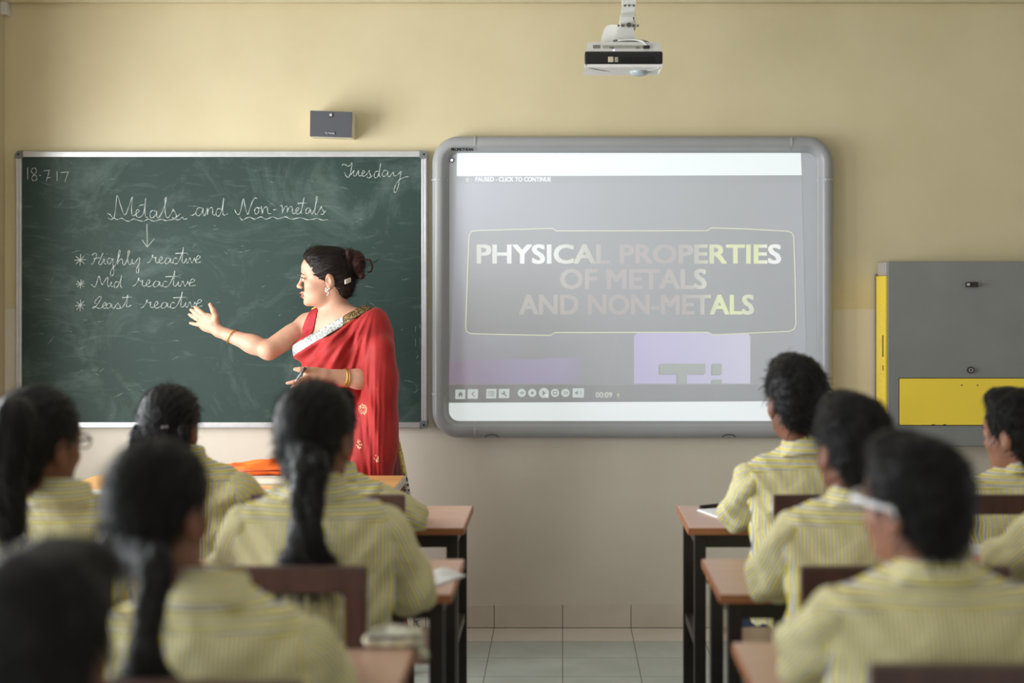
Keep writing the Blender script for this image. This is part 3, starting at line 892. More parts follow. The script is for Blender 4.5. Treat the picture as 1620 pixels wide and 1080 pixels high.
# vent slots on the top shell
def slots(x0, x1, y0, y1, n, nm='vent_slots', mt=M_VENT):
    m = MB()
    for k in range(n):
        x = x0 + (x1 - x0) * (k + .5) / n
        w = (x1 - x0) / n * .28
        p0, p1 = pp(x - w, y0), pp(x + w, y1)
        f0 = (a.z - p0.z) / (a.z - zt_)
        f1 = (a.z - p1.z) / (a.z - zt_)
        yy0, yy1 = .004 - .018 * f0 - .0012, .004 - .018 * f1 - .0012
        yy0, yy1 = .004 + .018 * abs(f0) - .0014, .004 + .018 * abs(f1) - .0014
        m.add([(p0.x, yy1, p1.z), (p1.x, yy1, p1.z), (p1.x, yy0, p0.z), (p0.x, yy0, p0.z), (p0.x, yy1 + .003, p1.z), (p1.x, yy1 + .003, p1.z), (p1.x, yy0 + .003, p0.z), (p0.x, yy0 + .003, p0.z)],
              [(0, 1, 2, 3), (7, 6, 5, 4), (0, 4, 5, 1), (1, 5, 6, 2), (2, 6, 7, 3), (3, 7, 4, 0)])
    m.build(nm, mt, us)
slots(938, 950, 70, 76, 6)
slots(953, 1018, 70.5, 76, 26, mt=plain('vent_light', srgb(150, 148, 140), 0.6))
slots(965, 972, 73, 76.5, 3); slots(1006, 1013, 73, 76.5, 3)
# controls on the band
p0, p1 = pp(962, 90), pp(970.5, 98.5)
MB().box((p0.x, -.008, p1.z), (p1.x, .002, p0.z), .002).build('button', plain('beige_key', srgb(196, 184, 160), 0.5), pj)
p0, p1 = pp(972.5, 90.5), pp(978, 98.5)
MB().box((p0.x, -.008, p1.z), (p1.x, .002, p0.z), .002).build('button', plain('grey_key', srgb(150, 146, 138), 0.5), pj)
p0, p1 = pp(983, 90), pp(1036, 99.5)
MB().box((p0.x, -.0055, p1.z), (p1.x, .0, p0.z), .001).build('lens_window', plain('black_window', srgb(14, 14, 15), 0.1), pj)
t = NT('blue_lamp'); t.set(col=(.2, .2, .6), emit=(.65, .6, 1), estr=1.6)
c_ = pp(971.5, 79); MB().ball((c_.x, .004, c_.z), .0035).build('status_lamp', t.m, pj)
# dark round recess and cable on top, white arm with bolts, rear cover
c_ = pp(1000, 63)
mb = MB(); mb.tube([Vector((c_.x + .066 * math.cos(2 * PI * k / 24), .11 + .066 * math.sin(2 * PI * k / 24), zt_ + .006)) for k in range(24)], .009, 8, closed=True)
mb.build('mount_ring', plain('grey_mount', srgb(150, 148, 142), 0.45), pj)
cpts = spline([pp(978, 62) + Vector((0, .03, 0)), pp(1000, 60.5) + Vector((0, .03, 0)), pp(1016, 64) + Vector((0, .02, 0)), pp(1024, 72) + Vector((0, .008, 0)), pp(1030, 77) + Vector((0, .012, 0))], 5)
MB().tube(cpts, .004, 8).build('cable', M_PW, pj)
c_ = pp(1023, 74); MB().box((c_.x - .012, .0, c_.z - .006), (c_.x + .012, .03, c_.z + .006), .002).build('cable_socket', plain('black_socket', srgb(30, 29, 28), 0.5), pj)
foot = [pp(971, 58), pp(1007, 58), pp(1004, 42), pp(1003, 36), pp(983, 36), pp(980, 42)]
MB().prism([(p.x, p.z) for p in foot], .07, .16).build('arm_foot', M_PW, pj)
neck = [pp(980.5, 38), pp(1004, 38), pp(1003, 22), pp(1008, 0), pp(1010, -60), pp(985, -60), pp(986, 0), pp(982, 22)]
MB().prism([(p.x, p.z) for p in neck], .09, .14).build('arm', M_PW, pj)
zc_ = CEIL_Z - po.z
c_ = pp(997, 0)
MB().tube([(c_.x, .115, pp(0, -50).z), (c_.x, .115, zc_ - .01)], .022, 14).build('arm_pole', M_PW, pj)
MB().box((c_.x - .07, .045, zc_ - .012), (c_.x + .07, .185, zc_), .003).build('ceiling_plate', M_PW, pj)
mb = MB(); p0, p1 = pp(983, 16.5), pp(1007, 20)
mb.box((p0.x, .075, p1.z), (p1.x, .15, p0.z), .001)
p0, p1 = pp(1005.5, 16.5), pp(1007.5, 38); mb.box((p0.x, .075, p1.z), (p1.x, .15, p0.z), .001)
p0, p1 = pp(983, 31), pp(1008, 38); mb.box((p0.x, .068, p1.z), (p1.x, .08, p0.z), .002)
mb.build('bracket', plain('pale_bracket', srgb(196, 194, 186), 0.4), pj)
for px, r_ in ((979.5, .004), (986, .005), (996, .0085), (1003.5, .005), (1010.5, .004)):
    c_ = pp(px, 36 if px != 996 else 35)
    MB().disc((c_.x, c_.z), r_, .058, .07, 12).build('bolt', plain('steel_bolt', srgb(96, 92, 86), 0.35, 0.6), pj)
for px in (990, 997, 1004):
    c_ = pp(px, 2); MB().disc((c_.x, c_.z), .004, .084, .092, 10).build('bolt', bpy.data.materials['steel_bolt'], pj)
rc_ = [pp(952, 63), pp(953.5, 48), pp(957, 36), pp(962, 29.5), pp(968, 28), pp(981, 28.5), pp(977, 48), pp(971, 60)]
MB().prism([(p.x, p.z) for p in rc_], .15, .26).build('rear_cover', M_PW, pj)
# ------------------------------------------------------------------ smooth solid modelling (blended solids -> one continuous surface)
def axis(*segs):
    """Grid coordinates from (start, end, step) runs."""
    out = []
    for a, b, s in segs:
        n = max(1, int(round((b - a) / s)))
        out += [a + (b - a) * i / n for i in range(n)]
    out.append(segs[-1][1])
    return np.array(out, np.float32)

def rotz(a):
    return np.array([[math.cos(a), -math.sin(a), 0], [math.sin(a), math.cos(a), 0], [0, 0, 1]])
def rotx(a):
    return np.array([[1, 0, 0], [0, math.cos(a), -math.sin(a)], [0, math.sin(a), math.cos(a)]])
def roty(a):
    return np.array([[math.cos(a), 0, math.sin(a)], [0, 1, 0], [-math.sin(a), 0, math.cos(a)]])

class Solid:
    def __init__(s, lo=None, hi=None, step=.006, axes=None):
        s.ax = axes if axes else [axis((lo[i], hi[i], step)) for i in range(3)]
        s.v = np.full([len(a) for a in s.ax], 0.5, np.float32)
        s.R, s.T, s.S = np.eye(3), np.zeros(3), 1.0
        s.grow = 0.0
    def frame(s, R=None, T=None, S=1.0):
        s.R = np.eye(3) if R is None else np.array(R)
        s.T = np.zeros(3) if T is None else np.array(T, float)
        s.S = S
        return s
    def w(s, p):
        return s.R @ (np.array(p, float) * s.S) + s.T
    def _sub(s, lo, hi):
        sl, g = [], []
        for i in range(3):
            a = s.ax[i]
            i0 = max(int(np.searchsorted(a, lo[i])) - 1, 0)
            i1 = min(int(np.searchsorted(a, hi[i])) + 1, len(a))
            if i1 <= i0:
                return None, None
            sl.append(slice(i0, i1))
            sh = [1, 1, 1]
            sh[i] = -1
            g.append(a[i0:i1].reshape(sh))
        return tuple(sl), g
    def _op(s, sl, d, k, op):
        a = s.v[sl]
        d = d.astype(np.float32)
        if op == 'u':
            h = np.clip(.5 + .5 * (a - d) / k, 0, 1)
            s.v[sl] = a * (1 - h) + d * h - k * h * (1 - h)
        elif op == 's':
            d = -d
            h = np.clip(.5 - .5 * (a - d) / k, 0, 1)
            s.v[sl] = a * (1 - h) + d * h + k * h * (1 - h)
    def rc(s, a, b, r1, r2=None, k=.012, op='u'):
        """Round cone from a to b."""
        r2 = r1 if r2 is None else r2
        a, b = s.w(a), s.w(b)
        r1, r2, k = r1 * s.S + s.grow, r2 * s.S + s.grow, k * s.S
        m = max(r1, r2) + 2 * k + .02
        sl, g = s._sub(np.minimum(a, b) - m, np.maximum(a, b) + m)
        if sl is None:
            return s
        ab = b - a
        L2 = max(float(ab @ ab), 1e-12)
        px, py, pz = g[0] - a[0], g[1] - a[1], g[2] - a[2]
        t = np.clip((px * ab[0] + py * ab[1] + pz * ab[2]) / L2, 0, 1)
        d = np.sqrt((px - t * ab[0]) ** 2 + (py - t * ab[1]) ** 2 + (pz - t * ab[2]) ** 2) - (r1 + (r2 - r1) * t)
        s._op(sl, d, k, op)
        return s
    def path(s, pts, rs, k=.008, op='u'):
        n = len(pts) - 1
        for i in range(n):
            ra = rs if not isinstance(rs, (list, tuple)) else rs[i]
            rb = rs if not isinstance(rs, (list, tuple)) else rs[i + 1]
            s.rc(pts[i], pts[i + 1], ra, rb, k, op)
        return s
    def el(s, c, r, k=.012, op='u', rot=None):
        """Ellipsoid; rot is an extra rotation inside the frame."""
        c = s.w(c)
        r = np.array([r] * 3 if isinstance(r, (int, float)) else r, float) * s.S + s.grow
        k = k * s.S
        M = s.R if rot is None else s.R @ rot
        e = np.sqrt(((M * r) ** 2).sum(1)) + 2 * k + .02
        sl, g = s._sub(c - e, c + e)
        if sl is None:
            return s
        px, py, pz = g[0] - c[0], g[1] - c[1], g[2] - c[2]
        q = [M[0, i] * px + M[1, i] * py + M[2, i] * pz for i in range(3)]
        k0 = np.sqrt((q[0] / r[0]) ** 2 + (q[1] / r[1]) ** 2 + (q[2] / r[2]) ** 2)
        k1 = np.sqrt((q[0] / r[0] ** 2) ** 2 + (q[1] / r[1] ** 2) ** 2 + (q[2] / r[2] ** 2) ** 2) + 1e-9
        s._op(sl, k0 * (k0 - 1) / k1, k, op)
        return s
    def box(s, c, h, rnd=.01, k=.012, op='u', rot=None):
        c = s.w(c)
        h = np.array(h, float) * s.S + s.grow
        M = s.R if rot is None else s.R @ rot
        e = np.abs(M) @ h + 2 * k + .02
        sl, g = s._sub(c - e, c + e)
        if sl is None:
            return s
        px, py, pz = g[0] - c[0], g[1] - c[1], g[2] - c[2]
        q = [np.abs(M[0, i] * px + M[1, i] * py + M[2, i] * pz) - (h[i] - rnd) for i in range(3)]
        d = np.sqrt(np.maximum(q[0], 0) ** 2 + np.maximum(q[1], 0) ** 2 + np.maximum(q[2], 0) ** 2) + np.minimum(np.maximum(np.maximum(q[0], q[1]), q[2]), 0) - rnd
        s._op(sl, d, k, op)
        return s
    def grid(s):
        return s.ax[0][:, None, None], s.ax[1][None, :, None], s.ax[2][None, None, :]
    def keep(s, fn, k=0.0):
        """Keep where fn(x,y,z) < 0."""
        d = fn(*s.grid())
        s.v = np.maximum(s.v, d.astype(np.float32))
        return s
    def disp(s, fn):
        s.v = s.v + fn(*s.grid()).astype(np.float32)
        return s
    def mesh(s, relax=1):
        v = s.v
        ins = v < 0
        cnt = sum(ins[i:v.shape[0] - 1 + i, j:v.shape[1] - 1 + j, k:v.shape[2] - 1 + k].astype(np.uint8) for i in (0, 1) for j in (0, 1) for k in (0, 1))
        act = (cnt > 0) & (cnt < 8)
        I = np.full(act.shape, -1, np.int32)
        ai, aj, ak = np.nonzero(act)
        I[ai, aj, ak] = np.arange(len(ai))
        acc = np.zeros((len(ai), 3)); n = np.zeros(len(ai))
        cs = [(i, j, k) for i in (0, 1) for j in (0, 1) for k in (0, 1)]
        for o1 in cs:
            for d in range(3):
                if o1[d]:
                    continue
                o2 = list(o1); o2[d] = 1
                v1 = v[ai + o1[0], aj + o1[1], ak + o1[2]]
                v2 = v[ai + o2[0], aj + o2[1], ak + o2[2]]
                m = (v1 < 0) != (v2 < 0)
                tt = np.where(m, v1 / np.where(m, v1 - v2, 1), 0)
                p = np.tile(np.array(o1, float), (len(ai), 1))
                p[:, d] += tt
                acc += p * m[:, None]; n += m
        p = acc / n[:, None] + np.stack([ai, aj, ak], 1)
        V = np.stack([np.interp(p[:, i], np.arange(len(s.ax[i])), s.ax[i]) for i in range(3)], 1)
        Q = []
        def quads(fl, c):
            q = np.stack(c, 1)
            q[~fl] = q[~fl][:, ::-1]
            Q.append(q)
        m = ins[:-1, 1:-1, 1:-1] != ins[1:, 1:-1, 1:-1]; i, j, k = np.nonzero(m)
        quads(ins[i, j + 1, k + 1], [I[i, j, k], I[i, j + 1, k], I[i, j + 1, k + 1], I[i, j, k + 1]])
        m = ins[1:-1, :-1, 1:-1] != ins[1:-1, 1:, 1:-1]; i, j, k = np.nonzero(m)
        quads(ins[i + 1, j, k + 1], [I[i, j, k], I[i, j, k + 1], I[i + 1, j, k + 1], I[i + 1, j, k]])
        m = ins[1:-1, 1:-1, :-1] != ins[1:-1, 1:-1, 1:]; i, j, k = np.nonzero(m)
        quads(ins[i + 1, j + 1, k], [I[i, j, k], I[i + 1, j, k], I[i + 1, j + 1, k], I[i, j + 1, k]])
        Q = np.concatenate(Q)
        for _ in range(relax):
            a = np.zeros_like(V); c = np.zeros(len(V))
            for e in range(4):
                u, w_ = Q[:, e], Q[:, (e + 1) % 4]
                np.add.at(a, u, V[w_]); np.add.at(c, u, 1)
                np.add.at(a, w_, V[u]); np.add.at(c, w_, 1)
            V = V * .5 + .5 * a / np.maximum(c, 1)[:, None]
        return V, Q

def normals(V, Q):
    n = np.cross(V[Q[:, 2]] - V[Q[:, 0]], V[Q[:, 3]] - V[Q[:, 1]])
    N = np.zeros_like(V)
    for e in range(4):
        np.add.at(N, Q[:, e], n)
    return N / (np.linalg.norm(N, axis=1)[:, None] + 1e-12)

def np_obj(name, V, Q, mat, parent=None, attrs=None, origin=None):
    if origin is not None:
        V = V - np.array(origin)
    me = bpy.data.meshes.new(name)
    me.vertices.add(len(V)); me.vertices.foreach_set('co', V.astype(np.float32).ravel())
    me.loops.add(Q.size); me.loops.foreach_set('vertex_index', Q.astype(np.int32).ravel())
    me.polygons.add(len(Q)); me.polygons.foreach_set('loop_start', np.arange(0, Q.size, 4, dtype=np.int32))
    try:
        me.polygons.foreach_set('loop_total', np.full(len(Q), 4, np.int32))
    except Exception:
        pass
    me.update(calc_edges=True)
    me.polygons.foreach_set('use_smooth', np.ones(len(Q), bool))
    for k, a in (attrs or {}).items():
        at_ = me.attributes.new(k, 'FLOAT', 'POINT')
        at_.data.foreach_set('value', a.astype(np.float32))
    return mesh_obj(name, me, mat, parent)

def strands(V, Q, n, L, flow, out=.3, seed=0, width=.0011, sel=None, curl=.0):
    """Fine hair locks lying along the surface; flow(P, N) gives their direction."""
    rng = np.random.default_rng(seed)
    N = normals(V, Q)
    idx = np.arange(len(V)) if sel is None else np.nonzero(sel(V))[0]
    if len(idx) == 0:
        return V, Q
    pick = rng.choice(idx, n)
    P, Nn = V[pick], N[pick]
    d = flow(P, Nn) + rng.normal(0, .22, (n, 3))
    d = d - Nn * (d * Nn).sum(1)[:, None]
    d /= np.linalg.norm(d, axis=1)[:, None] + 1e-9
    side = np.cross(d, Nn)
    ln = L * rng.uniform(.5, 1.2, n)[:, None]
    oo = out * rng.uniform(0, 1, n)[:, None]
    rows = []
    cur = rng.normal(0, curl, (n, 1))
    for j, (t, wd_) in enumerate(((0, 1.), (.4, .9), (.75, .6), (1., .12))):
        p = P - Nn * .0025 + d * ln * t + Nn * ln * oo * t + Nn * .004 * min(t * 3, 1) - np.array([0, 0, 1]) * ln * .25 * t * t * (1 if out > .2 else .3) + side * cur * t * t * ln
        rows.append((p - side * width * wd_, p + side * width * wd_))
    VV = np.stack([x for r in rows for x in r], 1).reshape(-1, 3)
    base = (np.arange(n) * 8)[:, None]
    Qn = np.concatenate([base + np.array([[2 * j, 2 * j + 1, 2 * j + 3, 2 * j + 2]]) for j in range(3)])
    return np.concatenate([V, VV]), np.concatenate([Q, Qn + len(V)])

# ------------------------------------------------------------------ head shared by everybody (frame: x to the person's right, y forward, z up, ears near z = 0)
def head_solid(s, female=False, k=.012):
    s.el((0, -.012, .036), (.073, .094, .081), k)
    s.el((0, .026, -.028), (.059, .062, .084), .02)
    s.el((0, .034, -.076), (.046, .050, .038), .02)
    s.el((0, .030, .040), (.060, .071, .060), .02)
    s.el((0, .073, -.100), (.017, .016, .014), .018)
    for q in (-1, 1):
        s.el((q * .037, .056, -.032), (.022, .024, .022), .02)
    s.rc((-.028, .085, .014), (.028, .085, .014), .013, k=.014)
    for q in (-1, 1):
        s.el((q * .031, .103, -.006), (.018, .013, .0095), .010, 's')
        s.el((q * .031, .0838, -.006), (.0138, .0132, .0128), .004)
        s.el((q * .0325, .098, -.0065), (.0125, .012, .0040), .002, 's')
    s.rc((0, .094, .004), (0, .1085, -.033), .0055, .0078, k=.012)
    s.el((0, .1095, -.036), (.0095, .0085, .0085), .006)
    for q in (-1, 1):
        s.el((q * .0105, .100, -.040), (.0075, .009, .0065), .005)
    s.path([(-.023, .084, -.0645), (-.010, .0945, -.0615), (0, .096, -.063), (.010, .0945, -.0615), (.023, .084, -.0645)], [.003, .0055, .0055, .0055, .003], .006)
    s.path([(-.020, .082, -.0725), (0, .0905, -.0760), (.020, .082, -.0725)], [.004, .0066, .004], .006)
    s.path([(-.023, .092, -.0675), (0, .101, -.0690), (.023, .092, -.0675)], .0024, .003, 's')
    for q in (-1, 1):
        tilt = rotx(-.2)
        s.el((q * .0755, -.018, -.014), (.010, .019, .032), .006, rot=tilt @ rotz(q * -.35))
        s.el((q * .0735, -.012, -.045), (.007, .010, .009), .006)
        s.el((q * .088, -.010, -.010), (.009, .0095, .019), .004, 's', rot=tilt)
    return s

def hand_solid(s, wrist, fwd, palm_n, side, curl=.5, size=1.0, spread=.12, k=.006):
    """Hand from the wrist along fwd, palm facing palm_n; side = +1 when the thumb lies along cross(fwd, palm_n)."""
    f = np.array(fwd, float); f /= np.linalg.norm(f)
    n = np.array(palm_n, float); n -= f * (n @ f); n /= np.linalg.norm(n)
    u = np.cross(f, n) * side
    R = np.stack([u, f, n], 1)
    w0 = np.array(wrist, float)
    P = lambda a, b, c: w0 + (u * a + f * b + n * c) * size
    s.rc(P(0, -.01, 0), P(.004, .03, 0), .022 * size, .026 * size, .012)
    s.el(P(.0, .055, 0), np.array((.036, .042, .014)) * size, .012, rot=R)
    s.el(P(.026, .035, .008), np.array((.016, .027, .014)) * size, .012, rot=R)
    for i, (ox, ln) in enumerate(((.027, .074), (.009, .082), (-.010, .075), (-.027, .058))):
        a0 = (ox / .03) * spread
        p = np.array((ox, .085 - abs(ox) * .18, 0.))
        ang = -.12
        pts = [P(*p)]
        for sg in (.45, .3, .25):
            ang += curl * (.55 if sg == .45 else .8) + i * .05 * curl
            p = p + np.array((math.sin(a0) * math.cos(ang), math.cos(a0) * math.cos(ang), math.sin(ang))) * ln * sg
            pts.append(P(*p))
        s.path(pts, [.0095 * size, .0088 * size, .0080 * size, .0068 * size], .004)
    s.path([P(.024, .020, .008), P(.047, .048, .016), P(.056, .074, .022), P(.055, .096, .024)], [.013 * size, .0115 * size, .0098 * size, .0078 * size], .006)
    return s
# ------------------------------------------------------------------ materials of people
def skin(name, c1, c2, rough=.5):
    t = NT(name)
    t.set(rough=rough, sss=.08, spec=.35)
    t.b.inputs['Subsurface Radius'].default_value = (.6, .25, .12)
    t.b.inputs['Subsurface Scale'].default_value = .01
    t.col(t.ramp(t.noise(16, 5), [(.3, c1), (.7, c2)]))
    return t.m
M_SKIN_T = skin('light_brown_skin', srgb(196, 146, 120), srgb(208, 162, 138))
M_SKIN = skin('brown_skin', srgb(116, 76, 58), srgb(134, 90, 70))
M_SKIN_L = skin('warm_brown_skin', srgb(150, 104, 84), srgb(168, 120, 98))

def hair_mat(name, c1, c2, rough=.42, spec=.15):
    t = NT(name)
    t.set(rough=rough, spec=spec)
    nz = t.noise(60, 6, .7, stretch=(1.0, 1.0, .12))
    t.col(t.ramp(nz, [(.3, c1), (.7, c2)]))
    t.bump(nz, .22, .003)
    return t.m
M_HAIR = hair_mat('black_hair', (.005, .0047, .005), (.014, .013, .0135), .46)
M_HAIR_T = hair_mat('dark_brown_hair', (.007, .005, .0045), (.022, .014, .011), .40)
M_HAIR_BUN = hair_mat('reddish_brown_hair', (.020, .010, .009), (.070, .030, .024), .42)

def striped(name, tint=1.0):
    """Cream school shirting with yellow and lavender-grey stripes; su / sv run across the cloth, yoke > 0 picks sv."""
    t = NT(name)
    t.set(rough=.85, spec=.15, sheen=.15)
    def attr(nm):
        a = t.n('ShaderNodeAttribute', attribute_name=nm)
        return a.outputs['Fac']
    y = t.math('GREATER_THAN', attr('yoke'), 0.0)
    u = t.math('ADD', t.math('MULTIPLY', attr('su'), t.math('SUBTRACT', 1.0, y)), t.math('MULTIPLY', attr('sv'), y))
    fr = t.math('FRACT', t.math('ADD', t.math('DIVIDE', u, .0158), 50.0))
    cream, yel, lav = srgb(238, 234, 204), srgb(208, 192, 52), srgb(156, 150, 156)
    c = t.ramp(fr, [(.0, cream), (.12, cream), (.17, yel), (.48, yel), (.53, cream), (.69, cream), (.73, lav), (.94, lav), (.98, cream), (1, cream)])
    seam = t.math('LESS_THAN', t.math('ABSOLUTE', t.math('SUBTRACT', attr('yoke'), .002)), .0016)
    c = t.mix(t.math('MULTIPLY', seam, .35), c, srgb(120, 108, 60))
    t.col(c)
    t.bump(t.noise(9, 4, .5, dist=1.2), .8, .02)
    return t.m
M_SHIRT = striped('striped_school_shirting')
def cloth(name, c, rough=.9, bumps=.4, scale=10, var=.12, **kw):
    t = NT(name)
    t.set(rough=rough, spec=.15, **kw)
    nz = t.noise(scale, 6, .6)
    t.col(t.ramp(nz, [(.3, tuple(v * (1 - var) for v in c)), (.7, tuple(v * (1 + var) for v in c))]))
    t.bump(nz, bumps, .008)
    return t.m
M_NAVY = cloth('navy_uniform_cloth', srgb(38, 44, 66))
M_BLACKSHOE = plain('black_shoe_leather', srgb(24, 24, 26), .35)
M_EYE = plain('eye_white', srgb(226, 222, 216), .2, var=.02)
M_IRIS = plain('dark_iris', srgb(38, 24, 18), .15)
M_BROW = plain('eyebrow_hair', srgb(40, 28, 24), .7)
M_LIP = plain('lip_red', srgb(164, 82, 80), .4)
M_LIP_K = plain('lip_brown', srgb(126, 74, 62), .5)
M_GOLD = plain('gold_metal', srgb(226, 176, 84), .28, .9)
M_PEARL = plain('pearl_silver', srgb(226, 214, 200), .25, .35)
M_WFRAME = plain('white_spectacle_plastic', srgb(230, 230, 234), .3)
M_DFRAME = plain('dark_spectacle_metal', srgb(40, 38, 40), .3, .4)
# ------------------------------------------------------------------ seated pupils
def wr(seed, amp):
    r = np.random.default_rng(seed)
    ph = r.uniform(0, 6.28, 8)
    def f(X, Y, Z):
        a = np.sin(26 * X + 9 * np.sin(11 * Z + ph[0]) * .35 + 14 * Z + ph[1])
        b = np.sin(34 * Z - 15 * np.abs(X) + 2.2 * np.sin(9 * X + ph[2]) + 6 * Y + ph[3])
        c_ = np.sin(58 * X + 21 * Z + 2 * np.sin(17 * Z + ph[4]) + ph[5])
        lo = np.clip((1.12 - Z) * 2.2, .15, 1)
        pit = np.exp(-((np.abs(X) - .135) / .05) ** 2) * np.clip((1.10 - Z) * 5, 0, 1)
        return amp * lo * (.5 * a + .45 * b * np.clip(b, 0, 1) + .25 * c_) + amp * .55 * pit * np.sin(75 * Z - 60 * np.abs(X) + ph[6] + 3 * np.sin(14 * X + ph[7]))
    return f

def student(label, hx, hy, ztop, bx=0., by=-.03, yaw=0., hyaw=0., hpitch=0., hroll=0., elbows=None, hands=None, hair='boy',
            skin_m=None, glasses=None, seed=1, sw=.135, lean=.05, girl=False, bulk=1.0, hs=1.0, sh=.295, wild=.22, group='pupils at their desks'):
    skin_m = skin_m or M_SKIN
    root = np.array((hx + bx, hy + by, 0.0))
    ho = np.array((-bx, -by, ztop - .132 * hs))            # head centre in body coordinates
    zs = ztop - sh                                   # shoulder height
    ty = lean
    HR = rotz(hyaw) @ rotx(hpitch) @ roty(hroll)
    HS = HR * hs
    E = elbows or [(-.20, .21, .83), (.20, .21, .83)]
    H = hands or [(-.12, .40, .81), (.12, .40, .81)]
    # -------- body: head, neck, trunk, arms with hands, legs - one surface
    s = Solid((-.40, -.22, 0), (.40, .66, ztop + .02), .0065)
    nb = np.array((0, ty, zs + .03))
    s.el((0, 0, .55), (.135, .10, .10), .05)
    s.el((0, ty * .4, .70), (.115, .09, .16), .06)
    s.el((0, ty * .8, zs - .14), (.135 * bulk, .09, .16), .06)
    s.rc((-sw, ty, zs - .04), (sw, ty, zs - .04), .040, k=.05)
    s.rc(nb + (0, -.0, -.04), ho + HR @ np.array((0, -.022, -.05)), .050, .047, .03)
    for q in (-1, 1):
        i = 0 if q < 0 else 1
        sh, e, h = np.array((q * (sw + .012), ty, zs - .045)), np.array(E[i]), np.array(H[i])
        s.rc(sh, e, .040, .034, .03)
        d = (h - e) / np.linalg.norm(h - e)
        s.rc(e, h, .034, .023, .015)
        hand_solid(s, h, d, (0, 0, -1), q * -1 * -1, .45, .86)
        s.rc((q * .075, .0, .51), (q * .10, .36, .50), .062, .050, .04)
        s.rc((q * .10, .36, .50), (q * .10, .40, .10), .048, .034, .02)
        s.rc((q * .10, .385, .06), (q * .105, .50, .035), .034, .024, .02)
    s.frame(HR, ho, hs)
    head_solid(s)
    s.frame()
    V, Q = s.mesh()
    body = np_obj('student', V, Q, skin_m)
    body.location = root
    body.rotation_euler = (0, 0, yaw)
    tag(body, label, 'person', group)
    # -------- face details
    def hp(p):
        return Vector(HS @ np.array(p) + ho)
    for q in (-1, 1):
        ey = MB().ball(hp((q * .030, .0815, -.006)), .0100).build('eye', M_EYE, body)
        MB().ball(hp((q * .030, .0890, -.006)), .0040).build('iris', M_IRIS, ey)
        MB().tube([hp((q * .014, .099, .012)), hp((q * .03, .098, .017)), hp((q * .046, .086, .011))], [.002, .003, .0016], 6).build('eyebrow', M_BROW, body)
    # -------- shirt with sleeves and collar
    s = Solid((-.30, -.22, .46), (.30, .26, zs + .10), .0065)
    s.el((0, -.005, .56), (.162 * bulk, .122, .12), .05)
    s.el((0, ty * .4, .70), (.150 * bulk, .112, .17), .08)
    s.el((0, ty * .8, zs - .15), (.162 * bulk, .112, .17), .08)
    s.rc((-sw, ty - .005, zs - .045), (sw, ty - .005, zs - .045), .053, k=.06)
    for q in (-1, 1):
        s.rc((0, ty - .008, zs + .028), (q * .10, ty, zs - .022), .050, .048, .04)
    f1 = wr(seed, .012)
    s.disp(f1)
    s.keep(lambda X, Y, Z: .485 - Z)
    V, Q = s.mesh()
    yk = np.where(V[:, 1] < ty + .03, V[:, 2] - (zs - .004) + .10 * np.abs(V[:, 0]), -1)
    shirt = np_obj('shirt', V, Q, M_SHIRT, body, {'su': V[:, 0] * 1.05, 'sv': V[:, 2], 'yoke': yk})
    for q in (-1, 1):
        i = 0 if q < 0 else 1
        sh, e, h = np.array((q * (sw + .010), ty, zs - .050)), np.array(E[i]), np.array(H[i])
        d = (h - e) / np.linalg.norm(h - e)
        lo, hi = np.minimum(np.minimum(sh, e), e + d * .1) - .10, np.maximum(np.maximum(sh, e), e + d * .1) + .10
        s = Solid(lo, hi, .006)
        s.rc(sh, e, .060, .052, .03)
        s.rc(e, e + d * .055, .052, .053, .02)
        a = (e - sh) / np.linalg.norm(e - sh)
        x1 = np.cross(a, (0, 0, 1.)) if abs(a[2]) < .95 else np.cross(a, (0, 1., 0)); x1 /= np.linalg.norm(x1)
        x2 = np.cross(a, x1)
        r_ = np.random.default_rng(seed * 7 + i).uniform(0, 6, 3)
        def fold(X, Y, Z):
            tt = (X - sh[0]) * a[0] + (Y - sh[1]) * a[1] + (Z - sh[2]) * a[2]
            an = np.arctan2((X - sh[0]) * x1[0] + (Y - sh[1]) * x1[1] + (Z - sh[2]) * x1[2], (X - sh[0]) * x2[0] + (Y - sh[1]) * x2[1] + (Z - sh[2]) * x2[2])
            return .0070 * np.sin(tt * 62 + 2.2 * np.sin(an + r_[0]) + r_[1]) * np.clip(tt * 6, .1, 1) + .0045 * np.sin(an * 4 + tt * 18 + r_[2])
        s.disp(fold)
        s.keep(lambda X, Y, Z: (X - e[0]) * d[0] + (Y - e[1]) * d[1] + (Z - e[2]) * d[2] - .040)
        V, Q = s.mesh()
        an = np.arctan2((V - sh) @ x1, (V - sh) @ x2)
        np_obj('sleeve', V, Q, M_SHIRT, shirt, {'su': an * .056, 'sv': an * 0, 'yoke': an * 0 - 1})
    nc = nb + np.array((0, (ho[1] - ty) * .28 - .004, 0))
    segs, vs, fs = 36, [], []
    prof = [(.050, .012), (.054, .050), (.060, .052), (.072, .012), (.080, -.004), (.074, -.006), (.060, .016)]
    for j in range(segs):
        qa = 2 * PI * j / segs
        fr = (math.sin(qa) + 1) / 2             # 1 at the front
        for pr, pz in prof:
            rr_ = pr * (1.0 + .05 * abs(math.cos(qa)))
            vs.append((nc[0] + rr_ * math.cos(qa), nc[1] + rr_ * 1.06 * math.sin(qa), nc[2] + pz - .034 * fr - (.012 if pz < .03 else 0) * fr + .012))
    m = len(prof)
    for j in range(segs):
        for kk in range(m):
            fs.append((j * m + kk, j * m + (kk + 1) % m, ((j + 1) % segs) * m + (kk + 1) % m, ((j + 1) % segs) * m + kk))
    col = MB().add(vs, fs, True).build('collar', M_SHIRT, shirt)
